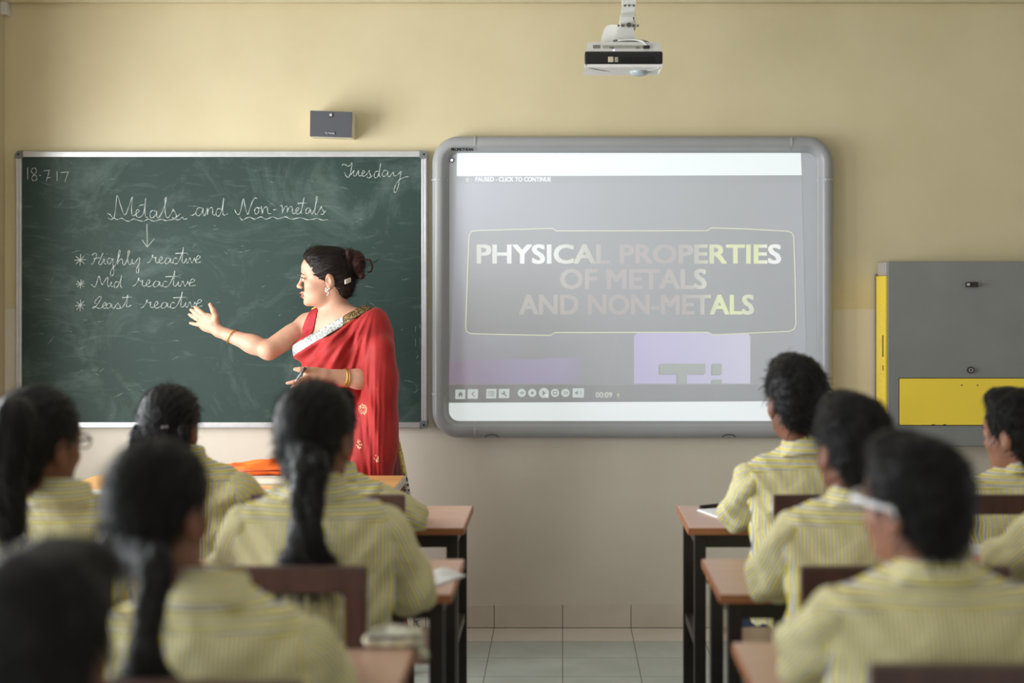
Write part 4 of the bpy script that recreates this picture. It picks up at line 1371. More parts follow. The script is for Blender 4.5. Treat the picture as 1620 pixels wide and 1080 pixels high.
    for nm, fn in (('su', lambda c: c.z), ('sv', lambda c: c.z), ('yoke', lambda c: -1.)):
        at_ = col.data.attributes.new(nm, 'FLOAT', 'POINT')
        at_.data.foreach_set('value', [fn(v.co) for v in col.data.vertices])
    # -------- lower clothes and shoes
    s = Solid((-.26, -.20, .02), (.26, .62, .66), .009)
    s.el((0, 0, .54), (.165, .125, .09), .03)
    if girl:
        s.el((0, .20, .50), (.19, .24, .085), .04)
        s.rc((-.10, .38, .48), (-.10, .42, .27), .085, .095, .04)
        s.rc((.10, .38, .48), (.10, .42, .27), .085, .095, .04)
        s.disp(lambda X, Y, Z: .005 * np.sin(X * 70 + 3 * np.sin(Z * 9)))
        s.keep(lambda X, Y, Z: .24 - Z)
    else:
        for q in (-1, 1):
            s.rc((q * .078, .0, .53), (q * .10, .36, .52), .072, .066, .04)
            s.rc((q * .10, .36, .50), (q * .10, .405, .09), .064, .052, .02)
        s.disp(lambda X, Y, Z: .004 * np.sin(Z * 60 + 3 * np.sin(X * 20)))
        s.keep(lambda X, Y, Z: .075 - Z)
    V, Q = s.mesh()
    np_obj('skirt' if girl else 'trousers', V, Q, M_NAVY, body)
    for q in (-1, 1):
        s = Solid((q * .10 - .06, .30, 0), (q * .10 + .06, .60, .13), .006)
        s.rc((q * .10, .375, .055), (q * .106, .50, .038), .046, .040, .02)
        s.el((q * .10, .385, .075), (.042, .042, .045), .02)
        s.keep(lambda X, Y, Z: .004 - Z)
        s.keep(lambda X, Y, Z: Z - .105)
        V, Q = s.mesh()
        np_obj('shoe', V, Q, M_BLACKSHOE, body)
    # -------- hair
    g = rotz(0)
    s = Solid(step=.0042, axes=[axis((ho[i] - .15, ho[i] + .15, .0042)) for i in range(3)])
    s.frame(HR, ho, hs)
    r0 = np.random.default_rng(seed + 50).uniform(0, 6, 6)
    def loc(X, Y, Z):
        x, y, z = X - ho[0], Y - ho[1], Z - ho[2]
        return [HR[0, i] * x + HR[1, i] * y + HR[2, i] * z for i in range(3)]
    if hair == 'boy':
        s.el((0, -.014, .042), (.084, .106, .090), .02)
        s.el((0, -.062, -.020), (.066, .050, .062), .03)
        s.el((0, -.074, -.048), (.046, .030, .032), .02)
        s.el((.012, .060, .098), (.060, .050, .034), .03)
        s.el((0, .105, -.030), (.090, .070, .092), .012, 's')
        for q in (-1, 1):
            s.el((q * .088, .010, -.040), (.034, .046, .046), .008, 's')
            s.el((q * .082, -.016, -.012), (.014, .022, .026), .006, 's')
        def rough(X, Y, Z):
            x, y, z = loc(X, Y, Z)
            return .0010 * np.sin(70 * x + 40 * z + 3 * np.sin(30 * y) + r0[0]) + .0008 * np.sin(120 * y + 90 * x + r0[1]) + .0009 * np.sin(150 * z - 60 * x + r0[2])
    else:
        s.el((0, -.013, .040), (.083, .105, .088), .02)
        s.el((0, -.066, -.022), (.068, .048, .068), .03)
        s.el((0, -.070, -.062), (.046, .034, .030), .02)
        s.el((0, .110, -.030), (.086, .070, .098), .012, 's')
        for q in (-1, 1):
            s.el((q * .086, .022, -.052), (.030, .046, .046), .008, 's')
            if hair != 'braid':
                s.el((q * .084, -.014, -.014), (.012, .020, .024), .006, 's')
        def rough(X, Y, Z):
            x, y, z = loc(X, Y, Z)
            an = np.arctan2(x, z - .02)
            return .0016 * np.sin(an * 46 + 3 * np.sin(y * 25 + r0[0])) + .0012 * np.sin(an * 23 + r0[1])
    s.disp(rough)
    V, Q = s.mesh()
    def flow(P, N):
        L_ = (P - ho) @ HR
        if hair == 'boy':
            d = np.stack([L_[:, 0] * 2.0 + .15, -(L_[:, 1] - .03) * 3.0, -np.ones(len(P)) * .35], 1)
        else:
            d = np.stack([-L_[:, 0] * 4, -np.ones(len(P)), -np.full(len(P), .55)], 1)
        return d @ HR.T
    if hair == 'boy':
        V, Q = strands(V, Q, 2600, .026, flow, wild, seed, .0010, curl=.15)
        V, Q = strands(V, Q, 300, .032, flow, wild * 1.3, seed + 1, .0016, curl=.15)
    else:
        V, Q = strands(V, Q, 1500, .05, flow, .05, seed, .0010, curl=.15)
        V, Q = strands(V, Q, 260, .05, flow, .22, seed + 1, .0006, curl=.5)
    hb_ = np_obj('hair', V, Q, M_HAIR, body)
    return body, ho, HS, hb_, shirt

def plait(parent, pts, r=.030, seed=0, period=.072, tail=None, rs=None):
    """Three-strand plait along the points (body coordinates) ending in a loose tuft."""
    P = np.array([tuple(p) for p in spline(pts, 14)])
    seg = np.linalg.norm(np.diff(P, axis=0), axis=1)
    S_ = np.concatenate([[0], np.cumsum(seg)])
    n = int(S_[-1] / .007)
    q = np.linspace(0, S_[-1], n)
    C_ = np.stack([np.interp(q, S_, P[:, i]) for i in range(3)], 1)
    T_ = np.gradient(C_, axis=0); T_ /= np.linalg.norm(T_, axis=1)[:, None]
    U_ = np.cross(T_, np.array((0, 1., 0))); U_ /= np.linalg.norm(U_, axis=1)[:, None]
    W_ = np.cross(U_, T_)
    lo, hi = C_.min(0) - .09, C_.max(0) + .09
    s = Solid(lo, hi, .0045)
    rr_ = np.interp(q / S_[-1], [0, .15, 1], [r * 1.15, r, r * .78]) if rs is None else np.interp(q / S_[-1], np.linspace(0, 1, len(rs)), rs)
    for kk in range(3):
        ph = 2 * PI * q / period + kk * 2 * PI / 3
        pts_ = C_ + U_ * (np.sin(ph) * rr_ * .62)[:, None] + W_ * (np.sin(2 * ph) * rr_ * .38)[:, None]
        s.path(list(pts_), list(rr_ * .62), .004)
    if tail is not None:
        e = C_[-1]
        for j, (dx, dz, rr2) in enumerate(tail):
            s.rc(e, e + np.array((dx, -.006 * (j % 2), dz)), r * .72, rr2, .02)
    s.disp(lambda X, Y, Z: .0012 * np.sin(X * 420 + 5 * np.sin(Z * 60)) + .001 * np.sin(Z * 90 + X * 200))
    V, Q = s.mesh()
    e = C_[-1]
    dirv = np.array((0, 0, -1.))
    V, Q = strands(V, Q, 700, .035, lambda P_, N_: np.tile(dirv, (len(P_), 1)), .12, seed, .0009, curl=.6)
    if tail is not None:
        V, Q = strands(V, Q, 700, .06, lambda P_, N_: (P_ - e) * np.array((9, 2, 3)) + dirv * .6, .12, seed + 3, .0010, sel=lambda v: v[:, 2] < e[2] - .01, curl=.4)
    return np_obj('plait', V, Q, M_HAIR, parent)

def spectacles(body, ho, HR, mat, thick=.0022, nm='spectacles'):
    def hp(p):
        return Vector(HR @ np.array(p) + ho)
    mb = MB()
    for q in (-1, 1):
        mb.tube([hp((q * (.033 + .021 * math.cos(a)), .110 - .004 * abs(math.cos(a)), -.004 + .016 * math.sin(a))) for a in [2 * PI * k / 18 for k in range(18)]], thick, 6, closed=True)
        mb.tube([hp((q * .054, .105, .002)), hp((q * .072, .084, .005)), hp((q * .080, .02, .004)), hp((q * .081, -.018, .006)), hp((q * .078, -.032, -.012))], [thick, thick * 1.6, thick * 1.6, thick * 1.3, thick], 8)
    mb.tube([hp((-.012, .110, .0)), hp((0, .113, .003)), hp((.012, .110, .0))], thick, 6)
    return mb.build(nm, mat, body)

R2, R3, R1 = yr(.4935), yr(.363), yr(.645)
def hxz(px, ptop, y):
    d = D + y
    return (px - 890) * d / F, EYE - (ptop - 460) * d / F

# ---- right-hand block of desks
x, z = hxz(1257, 560, R1)
boy1 = student('boy at the front desk right of the aisle, dark hair against the whiteboard', x, R1, z, bx=.03, hyaw=.22, seed=11, elbows=[(-.168, .22, .835), (.20, .2, .83)], hands=[(-.10, .42, .81), (.12, .40, .81)], bulk=.98, sh=.318, wild=.36)
x, z = hxz(1347, 620, R2)
boy2 = student('boy in striped shirt leaning left elbow on the second desk right of the aisle', x, R2, z, bx=.02, hyaw=.30, seed=12, elbows=[(-.175, .17, .845), (.2, .2, .83)], hands=[(-.08, .40, .815), (.12, .40, .81)], skin_m=M_SKIN, hs=.94, sh=.275)
x, z = hxz(1447, 687, R3)
boy3 = student('boy wearing white-framed glasses, seen from behind, nearest pupil on the right', x, R3, z, bx=.03, hyaw=.62, seed=13, elbows=[(-.185, .15, .89), (.205, .15, .86)], hands=[(-.10, .38, .81), (.12, .40, .81)], skin_m=M_SKIN_L, bulk=1.08, sw=.145, hs=.88, sh=.262, hpitch=.08)
spectacles(boy3[0], boy3[1], boy3[2], M_WFRAME, .0034)
x, z = hxz(1610, 613, R1)
boy4 = student('boy at the right edge with one ear and cheek showing, below the yellow cabinet panel', x, R1, z, bx=.03, hyaw=.62, seed=14, skin_m=M_SKIN_L, sh=.272)
x5 = 1.225
boy5 = student('pupil cut off by the right edge, only the striped sleeve and hand showing', x5, R2, 1.325, seed=15, hyaw=.3, elbows=[(-.215, .15, .875), (.2, .2, .83)], hands=[(-.265, .34, .84), (.12, .40, .81)], skin_m=M_SKIN_L)
# ---- left-hand block
x, z = hxz(501, 596, R2)
girl1 = student('girl with one long thick plait down her back, middle of the second row', x, R2, z, bx=-.005, hyaw=-.22, seed=21, hair='braid', girl=True, elbows=[(-.20, .14, .86), (.205, .12, .825)], hands=[(-.10, .38, .81), (.12, .38, .81)], bulk=1.10, sw=.143)
x, z = hxz(270, 605, R1)
girl2 = student('girl with pinned-up looped plaits at the front desk, before the chalkboard', x, R1, z, bx=.03, hyaw=-.1, seed=22, hair='tied', girl=True, sh=.262, sw=.142, bulk=1.06)
x, z = hxz(62, 606, R2)
girl3 = student('girl with glasses and a high ponytail at the left edge', x, R2, z, bx=.045, hyaw=-.38, seed=23, hair='tied', girl=True, sw=.142, bulk=1.05)
spectacles(girl3[0], girl3[1], girl3[2], M_DFRAME)
x, z = hxz(254, 688, R3)
girl4 = student('girl with a thin plait and white ribbon, large in the left foreground', x, R3, z, bx=.075, hyaw=-.30, seed=24, hair='braid', girl=True, bulk=1.08, sw=.135, elbows=[(-.18, .15, .86), (.165, .14, .85)], skin_m=M_SKIN, hs=.93, sh=.300)
x, z = hxz(515, 612, R1)
pupil6 = student('pupil in front of the long-plaited girl, striped shoulder showing', x, R1, z, bx=.02, seed=26, hair='boy', elbows=[(-.2, .2, .83), (.205, .13, .835)], hands=[(-.12, .4, .81), (.16, .40, .81)], bulk=1.0, sw=.132)
RN = yr(.258)
x, z = hxz(62, 858, RN)
pupil7 = student('dark-haired head blurred in the bottom left corner, nearest to the camera', x, RN, z, seed=27, hair='boy', lean=.16, by=-.12)

# ---- plaits, ponytail, ribbons
b, ho, HR, hr, sh = girl1
def HP(st, p):
    return Vector(st[2] @ np.array(p) + st[1])
h0 = HP(girl1, (0, -.098, -.03))
xo = girl1[0].location.x
def local(st, px, py, y):
    return at(px, py, y) - st[0].location
yb_ = girl1[0].location.y
tie = plait(hr, [h0, local(girl1, 492, 735, yb_ - .125), local(girl1, 487, 775, yb_ - .135), local(girl1, 486, 815, yb_ - .15), local(girl1, 484, 848, yb_ - .155)], .034, 1,
            tail=[(-.045, -.075, .022), (.0, -.085, .026), (.045, -.07, .022), (-.022, -.085, .022), (.024, -.085, .022)])
e0 = local(girl1, 484, 845, yb_ - .155)
MB().tube([e0 + Vector((.026 * math.cos(q), .026 * math.sin(q), .004)) for q in [2 * PI * k / 16 for k in range(16)]], .006, 8, closed=True).build('hair_band', plain('black_elastic', srgb(20, 20, 22), .8), hr)
MB().box(h0 + Vector((.03, .006, .012)), h0 + Vector((.062, .022, .020)), .003).build('hair_pin', plain('dark_pin', srgb(26, 26, 28), .3, .4), hr)
# foreground girl
yb_ = girl4[0].location.y
h0 = HP(girl4, (0, -.098, -.045))
plait(hr := girl4[3], [h0, local(girl4, 248, 890, yb_ - .135), local(girl4, 243, 930, yb_ - .145), local(girl4, 234, 985, yb_ - .155), local(girl4, 229, 1030, yb_ - .155)], .0235, 2,
      tail=[(-.03, -.06, .020), (.0, -.07, .022), (.03, -.055, .02)])
t = NT('white_satin_ribbon'); t.set(col=srgb(226, 226, 230), rough=.35, sheen=.3)
M_RIB = t.m
rb = [HP(girl4, p) for p in ((-.083, .015, .02), (-.089, -.01, .0), (-.090, -.03, -.025), (-.085, -.045, -.05))]
MB().tube(spline(rb, 5), .011, 10, flat=((.9, .3, 0), .5)).build('ribbon', M_RIB, hr)
# far girl: two looped plaits pinned at the back
gh = girl2
for q in (-1, 1):
    pl = plait(gh[3], [HP(gh, (q * .055, -.085, .005)), HP(gh, (q * .066, -.10, -.045)), HP(gh, (q * .06, -.10, -.085)), HP(gh, (q * .035, -.105, -.075)), HP(gh, (q * .022, -.11, -.03))], .019, 5 + q, period=.05)
MB().box(HP(gh, (.012, -.118, .012)), HP(gh, (.034, -.108, .019)), .002).build('hair_clip', plain('silver_clip', srgb(190, 190, 194), .25, .7), gh[3])
MB().box(HP(gh, (-.042, -.116, -.036)), HP(gh, (-.022, -.106, -.030)), .002).build('hair_clip', bpy.data.materials['silver_clip'], gh[3])
# ponytail of the girl at the left edge
gh = girl3
yb_ = gh[0].location.y
p0 = HP(gh, (0, -.10, .045))
pts = spline([p0, local(gh, 22, 655, yb_ - .15), local(gh, 8, 700, yb_ - .17), local(gh, 2, 760, yb_ - .165), local(gh, 8, 815, yb_ - .15), local(gh, 20, 842, yb_ - .145)], 8)
s = Solid(np.min([tuple(p) for p in pts], 0) - .08, np.max([tuple(p) for p in pts], 0) + .08, .005)
rs_ = list(np.interp(np.linspace(0, 1, len(pts)), [0, .1, .3, .65, .9, 1], [.020, .026, .042, .044, .034, .014]))
s.path([np.array(p) for p in pts], rs_, .012)
s.disp(lambda X, Y, Z: .002 * np.sin(X * 230 + 4 * np.sin(Z * 14)) + .0015 * np.sin(X * 120 + Y * 100 + 3 * np.sin(Z * 20)))
V, Q = s.mesh()
V, Q = strands(V, Q, 1400, .08, lambda P_, N_: np.tile(np.array((0, 0, -1.)), (len(P_), 1)), .06, 9, .001, curl=.3)
np_obj('ponytail', V, Q, M_HAIR, gh[3])
MB().tube([p0 + Vector((.024 * math.cos(q), -.01, .024 * math.sin(q))) for q in [2 * PI * k / 16 for k in range(16)]], .007, 8, closed=True).build('hair_band', bpy.data.materials['black_elastic'], gh[3])

# ------------------------------------------------------------------ the teacher in a red saree
TY = yr(.932)
T0 = np.array((at(535, 0, TY).x, TY, 0.0))
A = lambda px, py, y: np.array(at(px, py, y))
ta = math.radians(145.0)
TR = rotz(ta)                                      # trunk frame: +y = chest direction, +x = her right
tc_ = A(535, 548, TY)                              # chest centre
shR, elR, wrR = A(487, 514, -.375), A(425, 554, -.50), A(346, 524, -.45)
shL, elL, wrL = A(588, 513, -.545), A(588, 602, -.61), A(512, 593, -.705)
hd_o = np.array((A(517, 0, TY)[0], TY - .01, 1.5535))
hd_R = rotz(math.radians(96)) @ rotx(math.radians(1))
nbase = A(529, 494, TY + .02)

def trunk(s, g, arms=True):
    s.grow = g
    s.frame(TR, tc_)
    s.el((0, .0, 0), (.150, .098, .17), .05)
    for q in (-1, 1):
        s.el((q * .068, .082, -.010), (.066, .058, .066), .035)
    s.el((0, .005, -.17), (.126, .098, .13), .06)
    s.el((0, .0, -.33), (.165, .128, .13), .06)
    s.frame()
    s.rc(shR * .82 + shL * .18 + (0, 0, .0), shR * .18 + shL * .82, .050, k=.06)
    s.rc(nbase - (0, 0, .03), shR * .6 + shL * .4 + (0, 0, .02), .052, .046, .05)
    s.rc(nbase - (0, 0, .03), shL * .6 + shR * .4 + (0, 0, .02), .052, .046, .05)
    s.rc(shR * .85 + shL * .15, shR, .052, .048, .04)
    s.rc(shL * .85 + shR * .15, shL, .052, .048, .04)
    s.grow = 0.0
    return s

# -------- body
xs = axis((-1.63, -1.36, .0036), (-1.36, -1.16, .0055), (-1.16, -.60, .0044))
ys = axis((-.84, -.10, .0046))
zs_ = axis((0, 1.0, .011), (1.0, 1.40, .0044), (1.40, 1.72, .0030))
s = Solid(axes=[xs, ys, zs_])
trunk(s, 0.0)
s.rc(shR, elR, .047, .038, .02)
s.rc(shR * .6 + elR * .4, elR, .046, .039, .01)
fR = (wrR - elR)
s.rc(elR, elR + fR * .35, .038, .037, .012)
s.rc(elR + fR * .3, wrR, .037, .0235, .02)
s.rc(shL, elL, .048, .041, .02)
fL = (wrL - elL)
s.rc(elL, elL + fL * .3, .040, .038, .012)
s.rc(elL + fL * .3, wrL, .038, .0245, .02)
s.rc(nbase - (0, 0, .03), hd_o + hd_R @ np.array((0, -.030, -.045)), .053, .050, .03)
for q in (-1, 1):
    hp_ = tc_ + TR @ np.array((q * .085, 0, -.36))
    kn = np.array((hp_[0], hp_[1] - .02, .50)); an = np.array((hp_[0], hp_[1] + .01, .09))
    s.rc(hp_, kn, .085, .055, .03); s.rc(kn, an, .052, .035, .02)
    s.rc(an - (0, 0, .05), an + TR @ np.array((0, .13, -.058)), .036, .026, .02)
s.frame(hd_R, hd_o, 1.03)
head_solid(s)
s.frame()
# right hand, open, palm towards the class: five separate fingers
w = wrR
pc = A(329, 509, -.435)
s.rc(w, A(335, 515, -.44), .0225, .026, .014)
hf = A(309, 502, -.42) - A(338, 517, -.445); hf /= np.linalg.norm(hf)
hu = np.array((.42, 0, .9)); hu -= hf * (hu @ hf); hu /= np.linalg.norm(hu)
hn = np.cross(hu, hf); hn = hn if hn[1] < 0 else -hn
HRm = np.stack([hu, hf, hn], 1)
s.el(A(328, 510, -.437), (.040, .046, .0145), .014, rot=HRm)
s.el(A(336, 507, -.445), (.018, .030, .016), .012, rot=HRm)          # ball of the thumb
s.el(A(331, 518, -.442), (.014, .034, .013), .012, rot=HRm)
def finger(pts, r0):
    s.path(pts, [r0, r0 * .94, r0 * .86, r0 * .72], .004)
finger([A(325, 499.5, -.435), A(318.5, 493.5, -.425), A(313, 489, -.418), A(308.5, 485.6, -.414)], .0098)
finger([A(320.5, 503, -.434), A(312, 496.5, -.421), A(306.5, 492.6, -.413), A(302, 489.8, -.408)], .0100)
finger([A(317.5, 507.5, -.434), A(309.5, 503.2, -.421), A(304, 500, -.414), A(299.6, 497.4, -.410)], .0096)
finger([A(318, 513.5, -.436), A(311, 513, -.425), A(306, 512, -.418), A(300.8, 510.8, -.414)], .0086)
s.path([A(339, 511, -.447), A(341, 500.5, -.456), A(337.5, 491, -.460), A(332.5, 481.5, -.462)], [.0150, .0125, .0108, .0082], .008)
# left hand holding a marker in front of the waist
s.rc(wrL, A(500, 592, -.715), .0245, .027, .014)
f2 = A(484, 594, -.73) - A(505, 592, -.71); f2 /= np.linalg.norm(f2)
u2 = np.array((0, -.5, .87)); u2 -= f2 * (u2 @ f2); u2 /= np.linalg.norm(u2)
n2 = np.cross(f2, u2)
H2 = np.stack([u2, f2, n2], 1)
s.el(A(494, 593, -.722), (.034, .038, .018), .014, rot=H2)
s.path([A(494, 585.5, -.735), A(484, 584.5, -.752), A(475, 584.5, -.760), A(466.5, 584, -.762)], [.0125, .0112, .0102, .0080], .008)     # thumb along the marker
s.path([A(486, 596, -.742), A(474, 601, -.760), A(464, 604.5, -.766), A(454.5, 606, -.766)], [.0105, .0096, .0088, .0070], .004)  # index
s.path([A(484, 600, -.735), A(474, 607, -.752), A(466, 611, -.752), A(462, 613, -.742)], [.0105, .0098, .0090, .0076], .004)
s.path([A(485, 604, -.728), A(476, 612, -.742), A(470, 616, -.738), A(469, 617, -.726)], [.0100, .0094, .0086, .0074], .004)
s.path([A(488, 607, -.722), A(481, 615, -.732), A(477, 618, -.726), A(477, 618, -.716)], [.0090, .0084, .0076, .0066], .004)
V, Q = s.mesh()
BODY_V = V
teacher = np_obj('teacher', V, Q, M_SKIN_T, None, origin=T0)
teacher.location = T0
tag(teacher, 'woman in a red saree with hair bun, pointing an open hand at the chalkboard', 'person')
def th(p):
    return hd_R @ (np.array(p) * 1.03) + hd_o
def snap(p, off=.0):
    """Nearest point of the face surface, moved outwards from the head's middle."""
    q = th(p)
    d = np.linalg.norm(BODY_V - q, axis=1)
    b = BODY_V[d.argmin()]
    o = b - th((0, 0, -.01)); o /= np.linalg.norm(o)
    return Vector(b + o * off - T0)
def TL(p):
    return Vector(np.array(p) - T0)
# -------- face
for q in (-1, 1):
    ey = MB().ball(TL(th((q * .031, .0850, -.006))), .0113).build('eye', M_EYE, teacher)
    MB().ball(TL(th((q * .0325, .0935, -.006))), .0046).build('iris', M_IRIS, ey)
    MB().tube(spline([TL(th((q * .015, .0955, -.003))), TL(th((q * .029, .0975, .0015))), TL(th((q * .043, .0905, -.003))), TL(th((q * .050, .083, -.007)))], 4), .0016, 6).build('eyelash', plain('eyeliner', srgb(30, 24, 24), .6), teacher)
    MB().tube(spline([snap((q * .012, .110, .010), .0006), snap((q * .030, .105, .0165), .0008), snap((q * .050, .088, .010), .0004)], 5), [.0020] + [.0030] * 9 + [.0010], 6).build('eyebrow', M_BROW, teacher)
MB().tube(spline([snap((-.022, .092, -.0645), .0), snap((-.010, .105, -.0610), .0005), snap((0, .105, -.0625), .0005), snap((.010, .105, -.0610), .0005), snap((.022, .092, -.0645), .0)], 4), [.0018] + [.0032] * 15 + [.0018], 8).build('upper_lip', M_LIP, teacher)
MB().tube(spline([snap((-.019, .092, -.0725), .0), snap((0, .10, -.0765), .0006), snap((.019, .092, -.0725), .0)], 6), [.0020] + [.0042] * 11 + [.0020], 8).build('lower_lip', M_LIP, teacher)
# -------- hair drawn back into a bun
s = Solid(step=.003, axes=[axis((hd_o[i] - .20, hd_o[i] + .22, .0034)) for i in range(3)])
s.frame(hd_R, hd_o, 1.03)
s.el((0, -.012, .041), (.080, .101, .088), .02)
s.el((0, -.070, -.012), (.064, .044, .060), .03)
s.el((0, -.072, -.052), (.044, .032, .030), .02)
s.el((0, .046, .082), (.060, .046, .038), .03)
def locT(X, Y, Z):
    x, y, z = X - hd_o[0], Y - hd_o[1], Z - hd_o[2]
    return [hd_R[0, i] * x + hd_R[1, i] * y + hd_R[2, i] * z for i in range(3)]
def ridge(X, Y, Z):
    x, y, z = locT(X, Y, Z)
    an = np.arctan2(z - .035 + .25 * (y + .1), np.abs(x) + .03)
    return .0011 * np.sin(an * 52 + 4 * np.sin(y * 22)) + .0008 * np.sin(an * 27 + 30 * y)
s.disp(ridge)
s.el((0, .118, -.006), (.100, .066, .090), .012, 's')
for q in (-1, 1):
    s.el((q * .088, .056, -.056), (.040, .050, .062), .010, 's')
    s.el((q * .088, -.016, -.018), (.022, .023, .030), .006, 's')
V, Q = s.mesh()
bunc = th((0, -.135, .062))
V, Q = strands(V, Q, 2200, .05, lambda P, N: (bunc - P) / (np.linalg.norm(bunc - P, axis=1)[:, None]), .03, 3, .0008, curl=.1, sel=lambda v: (((v - hd_o) @ hd_R)[:, 2] > .02) | (((v - hd_o) @ hd_R)[:, 1] < -.05))
V, Q = strands(V, Q, 24, .035, lambda P, N: (bunc - P) / (np.linalg.norm(bunc - P, axis=1)[:, None]), .25, 4, .0004, curl=.8)
th_hair = np_obj('hair', V, Q, M_HAIR_T, teacher, origin=T0)
s = Solid(bunc - .12, bunc + .12, .0034)
s.frame(hd_R, hd_o, 1.03)
b0 = np.array((0, -.118, .058))
s.el(b0, (.048, .038, .054), .01)
for k in range(7):                                   # coils of the bun
    tw = k * .9
    pts = [b0 + np.array((.044 * math.cos(q + tw), .034 * math.sin(q * .5 + tw * .4) * .9, .050 * math.sin(q + tw * .2))) for q in np.linspace(0, 4.2, 16)]
    s.path(pts, .0105, .004)
s.frame()
def bunr(X, Y, Z):
    return .0012 * np.sin(260 * X - 190 * Z + 4 * np.sin(40 * Y)) + .0008 * np.sin(400 * Z + 90 * X)
s.disp(bunr)
V, Q = s.mesh()
V, Q = strands(V, Q, 900, .028, lambda P, N: np.cross(N, np.tile(np.array((.2, 1., .3)), (len(P), 1))), .03, 5, .0008, curl=.5)
bun = np_obj('hair_bun', V, Q, M_HAIR_BUN, th_hair, origin=T0)
mb = MB()
rg = random.Random(8)
loop0 = [(574, 412), (584, 411), (588, 416), (589, 424), (586, 430), (582, 431)]
for k in range(16):
    j = lambda v: v + rg.uniform(-1.4, 1.4)
    mb.tube(spline([TL(A(j(x), j(y), hd_o[1] + rg.uniform(-.02, .02))) for x, y in loop0[:rg.choice((4, 5, 6))]], 5), .0011, 5)
for k in range(6):
    mb.tube(spline([TL(A(580, 412 + k * 2, hd_o[1])), TL(A(588 + k, 415 + rg.uniform(-2, 2), hd_o[1])), TL(A(595 + k * 1.2, 414 - k + rg.uniform(-2, 2), hd_o[1]))], 5), .0006, 4)
mb.build('loose_locks', M_HAIR_BUN, th_hair)
# -------- hair clip of pearls, earring, bangles, ring
mb = MB()
cl = np.argmin(np.linalg.norm(BODY_V - 9, axis=1))
for r_ in range(3):
    for k in range(4):
        mb.ball(TL(A(546.6 + k * 2.4, 443.4 - k * .9 + r_ * 2.3, hd_o[1] - .075 + .008 * k)), .0042, 8, 6)
mb.build('hair_clip', M_PEARL, th_hair)
mb = MB()
ec = th((-.083, -.012, -.048))
for dx, dz, r_ in ((0, 0, .006), (-.007, .005, .0052), (.006, .006, .005), (-.004, -.007, .005), (.003, -.013, .0048), (-.009, -.003, .0045), (-.001, -.020, .004)):
    mb.ball(TL(ec + np.array((dx, -.004, dz))), r_, 10, 6)
mb.build('earring', M_PEARL, teacher)
def bangle(c, ax, r, tube_r, name='bangle'):
    ax = np.array(ax) / np.linalg.norm(ax)
    u = np.cross(ax, (0, 0, 1.)); u /= np.linalg.norm(u); v_ = np.cross(ax, u)
    return MB().tube([TL(c + r * (u * math.cos(q) + v_ * math.sin(q))) for q in [2 * PI * k / 32 for k in range(32)]], tube_r, 8, closed=True).build(name, M_GOLD, teacher)
bangle(elR + fR * .72, fR + np.array((.05, 0, .03)), .0335, .0024)
bangle(elL + fL * .52, fL + np.array((-.01, 0, -.012)), .0365, .0022)
bangle(elL + fL * .57, fL + np.array((-.01, 0, -.012)), .0360, .0022)
rp = A(314.5, 505.8, -.428)
bangle(rp, A(309, 503, -.421) - A(317, 507, -.434), .0103, .0017, 'ring')
# -------- blouse, saree
def plane_px(p, q, y=-.56):
    """Signed distance in x,z to the pixel line p -> q; negative on its right-hand (lower, for left-to-right) side."""
    a, b = A(*p, y), A(*q, y)
    d = np.array((b[0] - a[0], b[2] - a[2])); d /= np.linalg.norm(d)
    return lambda X, Z: -d[1] * (X - a[0]) + d[0] * (Z - a[2])
t = NT('red_chiffon')
t.set(rough=.62, spec=.25, sheen=.22)
t.b.inputs['Sheen Tint'].default_value = (1, .45, .42, 1)
nz = t.noise(7, 5)
t.col(t.ramp(nz, [(.3, srgb(150, 29, 29)), (.7, srgb(168, 41, 39))]))
t.bump(t.noise(420, 2), .12, .0012)
M_RED = t.m
t = NT('red_blouse_silk'); t.set(rough=.5, spec=.3)
t.col(t.ramp(t.noise(40, 4), [(.35, srgb(150, 36, 42)), (.65, srgb(170, 52, 58))]))
M_BLOUSE = t.m
t = NT('silver_brocade'); t.set(rough=.4, metal=.25)
vz = t.n('ShaderNodeTexVoronoi'); vz.inputs['Scale'].default_value = 90
tc = t.n('ShaderNodeTexCoord'); t.l(tc.outputs['Object'], vz.inputs['Vector'])
t.col(t.ramp(vz.outputs['Distance'], [(.15, srgb(120, 122, 120)), (.5, srgb(190, 192, 188))]))
t.bump(vz.outputs['Distance'], .5, .002)
M_SILVER = t.m
t = NT('gold_brocade'); t.set(rough=.42, metal=.35)
vz = t.n('ShaderNodeTexVoronoi'); vz.inputs['Scale'].default_value = 150
tc = t.n('ShaderNodeTexCoord'); t.l(tc.outputs['Object'], vz.inputs['Vector'])
t.col(t.ramp(vz.outputs['Distance'], [(.3, srgb(52, 40, 30)), (.55, srgb(110, 84, 50)), (.75, srgb(156, 128, 78))]))
t.bump(vz.outputs['Distance'], .5, .002)
M_GOLDB = t.m
tx = [axis((-1.20, -.62, .0042)), axis((-.80, -.20, .0046)), axis((1.02, 1.46, .0042))]
top_l = plane_px((466, 543), (569, 485))
low_l = plane_px((469, 561), (584, 491))
necks = plane_px((491, 531), (499, 485))
armh = plane_px((465, 534), (484, 486))
s = Solid(axes=tx); trunk(s, .006)
s.keep(lambda X, Y, Z: top_l(X, Z) * -1 + Y * 0 - .006)
s.keep(lambda X, Y, Z: -necks(X, Z) + Y * 0)
s.keep(lambda X, Y, Z: armh(X, Z) + Y * 0)
V, Q = s.mesh()
blouse = np_obj('blouse', V, Q, M_BLOUSE, teacher, origin=T0)
